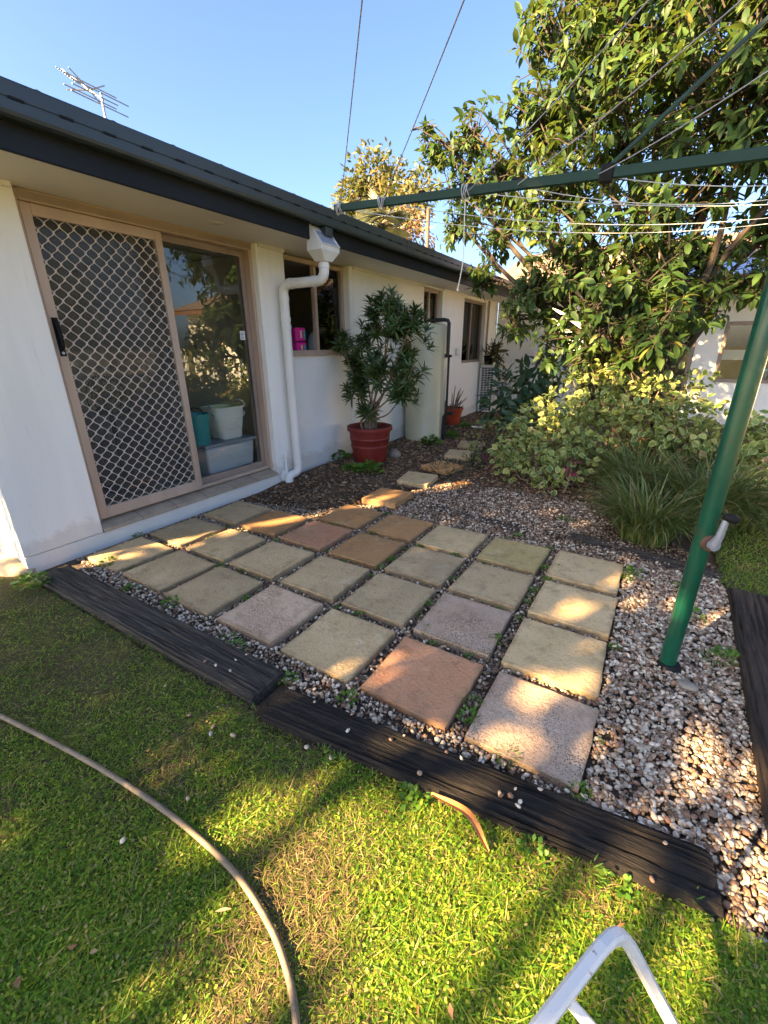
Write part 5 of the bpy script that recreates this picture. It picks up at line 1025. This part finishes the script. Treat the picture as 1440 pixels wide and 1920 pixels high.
def stones(P, R, sub, flat=.62):
    V, F = ICO[sub]; n = len(P); k = len(V); q = rng.normal(size=(n, 4)); q /= np.linalg.norm(q, axis=1, keepdims=True); w_, x, y, z = q.T
    M = np.stack([np.stack([1 - 2 * (y * y + z * z), 2 * (x * y - z * w_), 2 * (x * z + y * w_)], 1), np.stack([2 * (x * y + z * w_), 1 - 2 * (x * x + z * z), 2 * (y * z - x * w_)], 1), np.stack([2 * (x * z - y * w_), 2 * (y * z + x * w_), 1 - 2 * (x * x + y * y)], 1)], 1)
    sc3 = np.stack([R * rng.uniform(.9, 1.35, n), R * rng.uniform(.75, 1.05, n), R * rng.uniform(.5, .8, n)], 1); jit = 1 + rng.normal(0, .11, (n, k, 1)).clip(-.25, .25)
    W = V[None] * jit * sc3[:, None, :]; W = np.einsum('nij,nkj->nki', M, W); W[:, :, 2] *= flat + .2; W += P[:, None, :]
    return W.reshape(-1, 3), (F[None] + (np.arange(n) * k)[:, None, None]).reshape(-1, 3)
def clear_of_pavers(P, rad):
    ok = np.ones(len(P), bool)
    for x, y, h in PAVERS: ok &= ~((np.abs(P[:, 0] - x) < h + rad * .35) & (np.abs(P[:, 1] - y) < h + rad * .35))
    return ok
def scatter(poly, dens):
    a = np.array(poly); lo, hi = a.min(0), a.max(0); n = int(dens * np.prod(hi - lo)); P = rng.uniform(lo, hi, (n, 2)); return P[inside(P, poly)]
def ragged(P, poly, amp=.16): q = P + np.stack([vnoise(P, 2.7, 31) - .5, vnoise(P, 2.7, 32) - .5], 1) * amp * 2 + np.stack([vnoise(P, 9, 33) - .5, vnoise(P, 9, 34) - .5], 1) * amp + rng.normal(0, amp * .22, P.shape); return inside(q, poly)
def bed(name, polys, dens, r0, r1, mat, z, sub, label):
    P = np.concatenate([scatter(p, dens) for p in polys])
    if polys[0] is back: P = scatter([(x * 1.0, y) for x, y in ((-2.5, 2.9), (.6, 2.9), (.6, 4.7), (-2.5, 4.7))], dens); P = P[ragged(P, back)]
    R = rng.uniform(r0, r1, len(P)); P = np.concatenate([P, (z + rng.uniform(-.35, .6, len(P)) * R)[:, None]], 1); k = clear_of_pavers(P, r1); V, F = stones(P[k], R[k], sub); o = link(name, npmesh(name, V, F, mat, True)); return tag(o, label, 'gravel', None, 'stuff')
XR = GX + SP * 6 + HALF
right = [(XR + .0, 1.12), (.36, 1.17), (.42, 1.1), (.41, .9), (.52, .62), (.60, .62), (.585, 3.0), (.56, 3.18), (XR, 3.2)]
front = [(-3.15, 1.06), (-1.25, 1.07), (-1.1, 1.02), (.30, 1.18), (.02, 1.26), (-3.2, 1.24)]
back = [(-1.8, 3.05), (.6, 3.05), (.56, 3.22), (-.5, 3.45), (-.2, 3.8), (-.55, 4.25), (-1.15, 4.35), (-1.95, 3.95), (-2.0, 3.3)]
bed('gravel', [right], 4900, .0065, .0135, 'pebble_pale', -.024, 1, 'coarse pale pebbles filling the strip beside the clothesline pole')
bed('gravel', [front], 2600, .005, .0115, 'pebble_pale', -.017, 1, 'pale gravel between the front pavers and the sleepers')
bed('gravel', [back], 2700, .007, .0145, 'pebble_pale', -.026, 0, 'pale gravel behind the pavers below the shrubs')
bed('gravel', [[(-2.1, 3.0), (.6, 3.0), (.55, 3.4), (.0, 4.1), (-.6, 4.4), (-1.9, 4.2)]], 3000, .005, .011, 'mulch_mat', -.022, 0, 'brown litter mixed through the gravel behind the pavers')
bed('gravel', [front], 6000, .003, .007, 'pebble_brown', -.023, 0, 'brown grit mixed into the gravel along the front sleepers')
bed('gravel', [right], 2600, .004, .008, 'pebble_brown', -.016, 0, 'brown grit and debris among the coarse pebbles beside the pole')
gaps = [(-3.36, 1.17), (.02, 1.17), (.03, 3.12), (-1.8, 3.2), (-2.15, 3.25), (-2.55, 2.82), (-3.36, 2.65)]
bed('gravel', [gaps], 5200, .005, .011, 'pebble_brown', -.031, 0, 'brown grit in the joints between the pavers')
bed('gravel', [gaps], 750, .007, .013, 'pebble_pale', -.026, 0, 'stray white pebbles in the joints between the pavers')
def soil_z(x, y):
    m_ = np.clip((y - 2.9) / .9, 0, 1) * np.clip((-1.9 - x) / .6, 0, 1); return -.043 + .06 * m_ + .03 * np.clip((y - 4.6) / 1.0, 0, 1) * (1 - m_)
mulchp = [(-3.38, 2.62), (-2.6, 2.75), (-2.2, 3.3), (-2.0, 4.0), (-1.2, 4.3), (-.5, 4.2), (.2, 3.6), (.5, 4.4), (-.5, 6.5), (-1.5, 9.2), (-3.35, 9.3), (-3.38, 5)]
P2 = scatter(mulchp, 820); R = rng.uniform(.007, .019, len(P2)); P = np.concatenate([P2, (soil_z(P2[:, 0], P2[:, 1]) + .006)[:, None]], 1); k = clear_of_pavers(P, .016)
V, F = stones(P[k], R[k], 0, .45); tag(link('mulch', npmesh('mulch', V, F, 'mulch_mat', False)), 'dark bark mulch and soil crumbs over the garden bed', 'mulch', None, 'stuff')
P2 = scatter(mulchp, 260); n_ = len(P2); P = np.concatenate([P2, (soil_z(P2[:, 0], P2[:, 1]) + .016)[:, None]], 1); th = rng.uniform(0, 6.28, n_)
V, F, ri = leaf_batch('ovate_lo', P, frames(np.stack([np.cos(th), np.sin(th), rng.normal(0, .15, n_)], 1), rng.normal(0, .3, (n_, 3)) + [0, 0, 1.]), rng.uniform(.03, .075, n_)); tag(link('leaf_litter', npmesh('leaf_litter', V, F, 'dry_leaf', True, ri)), 'fallen brown leaves scattered over the mulch', 'leaves', None, 'stuff')
# single rocks
def rock(p, r_, mat, label, seed, sx=(1, 1, 1)):
    q = np.random.default_rng(seed); V, F = ico(2); V = V * (1 + q.normal(0, .05, (len(V), 1))) * np.array(sx) * r_; V = np.sign(V) * np.abs(V) ** .9 * (r_ ** .1)
    o = link('rock', npmesh('rock', V, F, mat, True)); o.location = tuple(p); return tag(o, label, 'rock')
p = gz(740, 855, .03); rock((p[0], p[1], .05), .085, 'rock', 'square grey stone right of the large red pot', 1, (1, .8, .75))
p = gz(30, 1060, .0); rock((p[0] - .06, p[1] + .0, -.03), .16, 'step_rock', 'sandstone block at the near corner of the house', 2, (1.5, .8, .5))
p = gz(895, 803, .02); m = MB(); m.lathe([(0, 0), (.05, .005), (.09, .025), (.085, .027), (.045, .012), (0, .01)], (p[0], p[1], .02), 20, 1.3, .9); tag(m.build('white_dish', 'sticker_white', None, smooth=True), 'small white dish on the ground past the stepping stones', 'dish')
p = gz(1290, 1285, -.01); rock((p[0], p[1], -.015), .035, 'rock', 'dark grey stone lying in the pale pebbles near the pole base', 3, (1.2, .8, .5))
# pebbles strayed onto the sleepers
for q, (u, v) in enumerate(((385, 1240), (405, 1248), (432, 1258), (442, 1238), (462, 1228), (590, 1317), (661, 1340), (652, 1371), (758, 1380), (733, 1388), (837, 1411), (865, 1423), (966, 1480), (937, 1490), (957, 1493), (971, 1512), (787, 1451), (1013, 1481), (975, 1505), (1247, 1582), (1222, 1650), (940, 1493))):
    p = gz(u, v, .024); V, F = stones(np.zeros((1, 3)), np.array([rnd.uniform(.006, .011)]), 1); o = link('pebble', npmesh('pebble', V, F, 'pebble_pale', True)); o.location = (p[0], p[1], .028 if u > 480 else .027)
    tag(o, 'pale pebble lying on the black front sleeper' if u > 480 else 'pale pebble lying on the weathered grey sleeper', 'pebble', 'stray pebbles on the front sleeper' if u > 480 else 'stray pebbles on the grey sleeper')
for q, (u, v) in enumerate(((395, 1375), (437, 1378), (230, 1575), (352, 1497), (400, 1362), (355, 1340), (620, 1420), (575, 1400))):
    p = gz(u, v, LZ + .015); V, F = stones(np.zeros((1, 3)), np.array([rnd.uniform(.008, .012)]), 1); o = link('pebble', npmesh('pebble', V, F, 'pebble_pale', True)); o.location = (p[0], p[1], LZ + .014); tag(o, 'white pebble lost in the shaded lawn', 'pebble', 'stray pebbles in the lawn')

# ================================================================== lawn
def lawn_points(n):
    # sampled evenly in view angle so that near grass is as fine as far grass
    u = rng.uniform(-260, 1700, n); v = rng.uniform(860, 2150, n); d = np.stack([(u - 720) / FPX, (v - 960) / FPX, np.ones(n)], 1) @ RC; t = (LZ - EYE) / d[:, 2]; P = np.array([0, 0, EYE]) + d * t[:, None]; P = P[d[:, 2] < -.05][:, :2]; return P
def lawn_mask(P):
    x, y = P[:, 0], P[:, 1]; edge = np.where(x < -1.17, .872 + .008 * np.sin(9 * x), .852 + .112 * (x + 1.116) + .008 * np.sin(11 * x)); m_ = (y < edge) & (x < .5) | (x >= .5) & (x < .56) & (y < .55)
    m_ &= ~((x < WX + .02) & (y > CY - .02)); m_ |= (x > .775 + .02 * np.sin(7 * y)) & (y < 9) & ((y > 3.2) | (x > .775)); m_ |= (y > 3.38) & (x > .58) & (y < 9) | (y > 3.08) & (x > .56); return m_ & (y > -.6) & (y < 9.5) & (x < 4)
def grass(n, shape, l0, l1, w_, mat, label, lean, thr=None, zoff=0.0):
    P = lawn_points(n); P = P[lawn_mask(P)]
    if thr is not None: nn = .6 * vnoise(P, 3.3, 5) + .4 * vnoise(P, 9, 6); P = P[nn + rng.normal(0, .1, len(P)) > thr] if thr > 0 else P[nn + rng.normal(0, .1, len(P)) < -thr]
    n = len(P); th = rng.uniform(0, 6.28, n); D = np.stack([np.cos(th) * lean, np.sin(th) * lean, rng.uniform(.15, 1, n)], 1); N = np.stack([-np.cos(th), -np.sin(th), np.full(n, .6)], 1) + rng.normal(0, .3, (n, 3))
    V0, F0, r0 = LEAF[shape]; M = frames(D, N); M = M * 1.0; S = rng.uniform(l0, l1, n); k = len(V0); VV = V0.copy(); VV[:, 0] *= w_
    W = np.einsum('nij,kj->nki', M, VV) * S[:, None, None]; W += np.concatenate([P, (LZ + zoff + rng.random(n) * .006)[:, None]], 1)[:, None, :]; FF = (F0[None] + (np.arange(n) * k)[:, None, None]).reshape(-1, 4)
    return tag(link('lawn_grass', npmesh('lawn_grass', W.reshape(-1, 3), FF, mat, True, np.tile(r0, n))), label, 'grass', None, 'stuff')
grass(230000, 'blade', .012, .031, .085, 'grass_mat', 'short green lawn grass', 1.0, .2)
grass(60000, 'clover', .005, .0115, .85, 'grass_mat', 'small round lawn weeds mixed through the grass', 1.0, .42, .008)
grass(95000, 'blade', .012, .034, .09, 'straw_mat', 'dry straw and clippings in the thin lawn', 1.8, -.42, .004)
grass(16000, 'blade', .03, .06, .055, 'grass_mat', 'longer loose grass blades standing out of the lawn', 1.3, .5, .004)
P = rng.uniform((.57, 3.06), (2.6, 7.0), (30000, 2)); P = P[lawn_mask(P)]; n_ = len(P); th = rng.uniform(0, 6.28, n_); V, F, ri = leaf_batch('blade', np.concatenate([P, np.full((n_, 1), LZ)], 1), frames(np.stack([np.cos(th), np.sin(th), rng.uniform(.3, 1.2, n_)], 1), np.stack([-np.cos(th), -np.sin(th), np.full(n_, .6)], 1)) * np.array([.09, 1, 1]), rng.uniform(.03, .055, n_)); tag(link('lawn_grass', npmesh('lawn_grass', V, F, 'grass_mat', True, ri)), 'lawn grass behind the right hand sleeper', 'grass', None, 'stuff')
# taller weeds against the sleeper
for u, v, s_ in ((780, 1500, .9), (1100, 1640, 1.0), (1290, 1700, .9), (1160, 1655, .8), (1000, 1600, .8), (630, 1440, 1.0), (600, 1425, 1.0)):
    p = gz(u, v, LZ); o = link('weed', wm[rnd.randrange(4)]); o.location = (p[0], p[1], LZ); o.scale = (s_ * .9, s_ * .9, s_ * 1.2); tag(o, 'leafy weed growing against the lawn side of the black sleeper', 'weed', 'weeds along the black sleeper')

# ---- litter on the lawn
b0, b1 = gz(808, 1490, LZ + .045), gz(915, 1598, LZ + .02); md = (b0 + b1) / 2 + np.array([.02, .03, .01]); m = MB(); path = smooth_path([b0, md, b1], 8); V, F = [], []
for i, q in enumerate(path): f = i / (len(path) - 1); w_ = .011 * math.sin(math.pi * (.12 + .8 * f)) + .002; t_ = path[min(i + 1, len(path) - 1)] - path[max(i - 1, 0)]; sd_ = np.cross(t_, (0, 0, 1.)); sd_ /= np.linalg.norm(sd_); V += [q - sd_ * w_ + np.array([0, 0, .006]), q, q + sd_ * w_ + np.array([0, 0, .007]), q + np.array([0, 0, -.004])]
for i in range(len(path) - 1):
    for a in range(4): F.append((4 * i + a, 4 * i + (a + 1) % 4, 4 * i + 4 + (a + 1) % 4, 4 * i + 4 + a))
m.add(V, F); tag(m.build('bark_strip', 'bark_strip', None, smooth=True), 'curled orange bark strip leaning on the black sleeper', 'bark')
dlm = [npmesh('dry_leaf', *(lambda L_: (L_[0] * .06, L_[1], 'dry_leaf', True, L_[2]))(LEAF['lance'])), npmesh('dry_leaf', *(lambda L_: (L_[0] * .045, L_[1], 'dry_leaf', True, L_[2]))(LEAF['ovate_lo']))]
for q in range(34):
    u, v = rnd.uniform(0, 1440), rnd.uniform(1250, 1915); p = gz(u, v, LZ + .022)
    if not lawn_mask(p[None, :2])[0]: continue
    o = link('dry_leaf', dlm[q % 2]); o.location = (p[0], p[1], LZ + .024); o.rotation_euler = (rnd.uniform(-.4, .4), rnd.uniform(-.4, .4), rnd.uniform(0, 6.28)); s_ = rnd.uniform(.3, .75); o.scale = (s_, s_, s_); tag(o, 'dry brown leaf fallen on the lawn', 'leaf', 'fallen leaves on the lawn')
for q in range(34):
    x, y = rnd.uniform(-3.2, .55), rnd.uniform(1.15, 4.2); o = link('dry_leaf', dlm[q % 2]); o.location = (x, y, -.006 + (.012 if any(abs(x - a) < h and abs(y - b) < h for a, b, h in PAVERS) else 0)); o.rotation_euler = (rnd.uniform(-.15, .15), rnd.uniform(-.15, .15), rnd.uniform(0, 6.28)); s_ = rnd.uniform(.3, .7); o.scale = (s_, s_, s_); tag(o, 'dry brown leaf fallen on the pavers or gravel', 'leaf', 'fallen leaves on the paving')
# bits of straw on the black sleeper
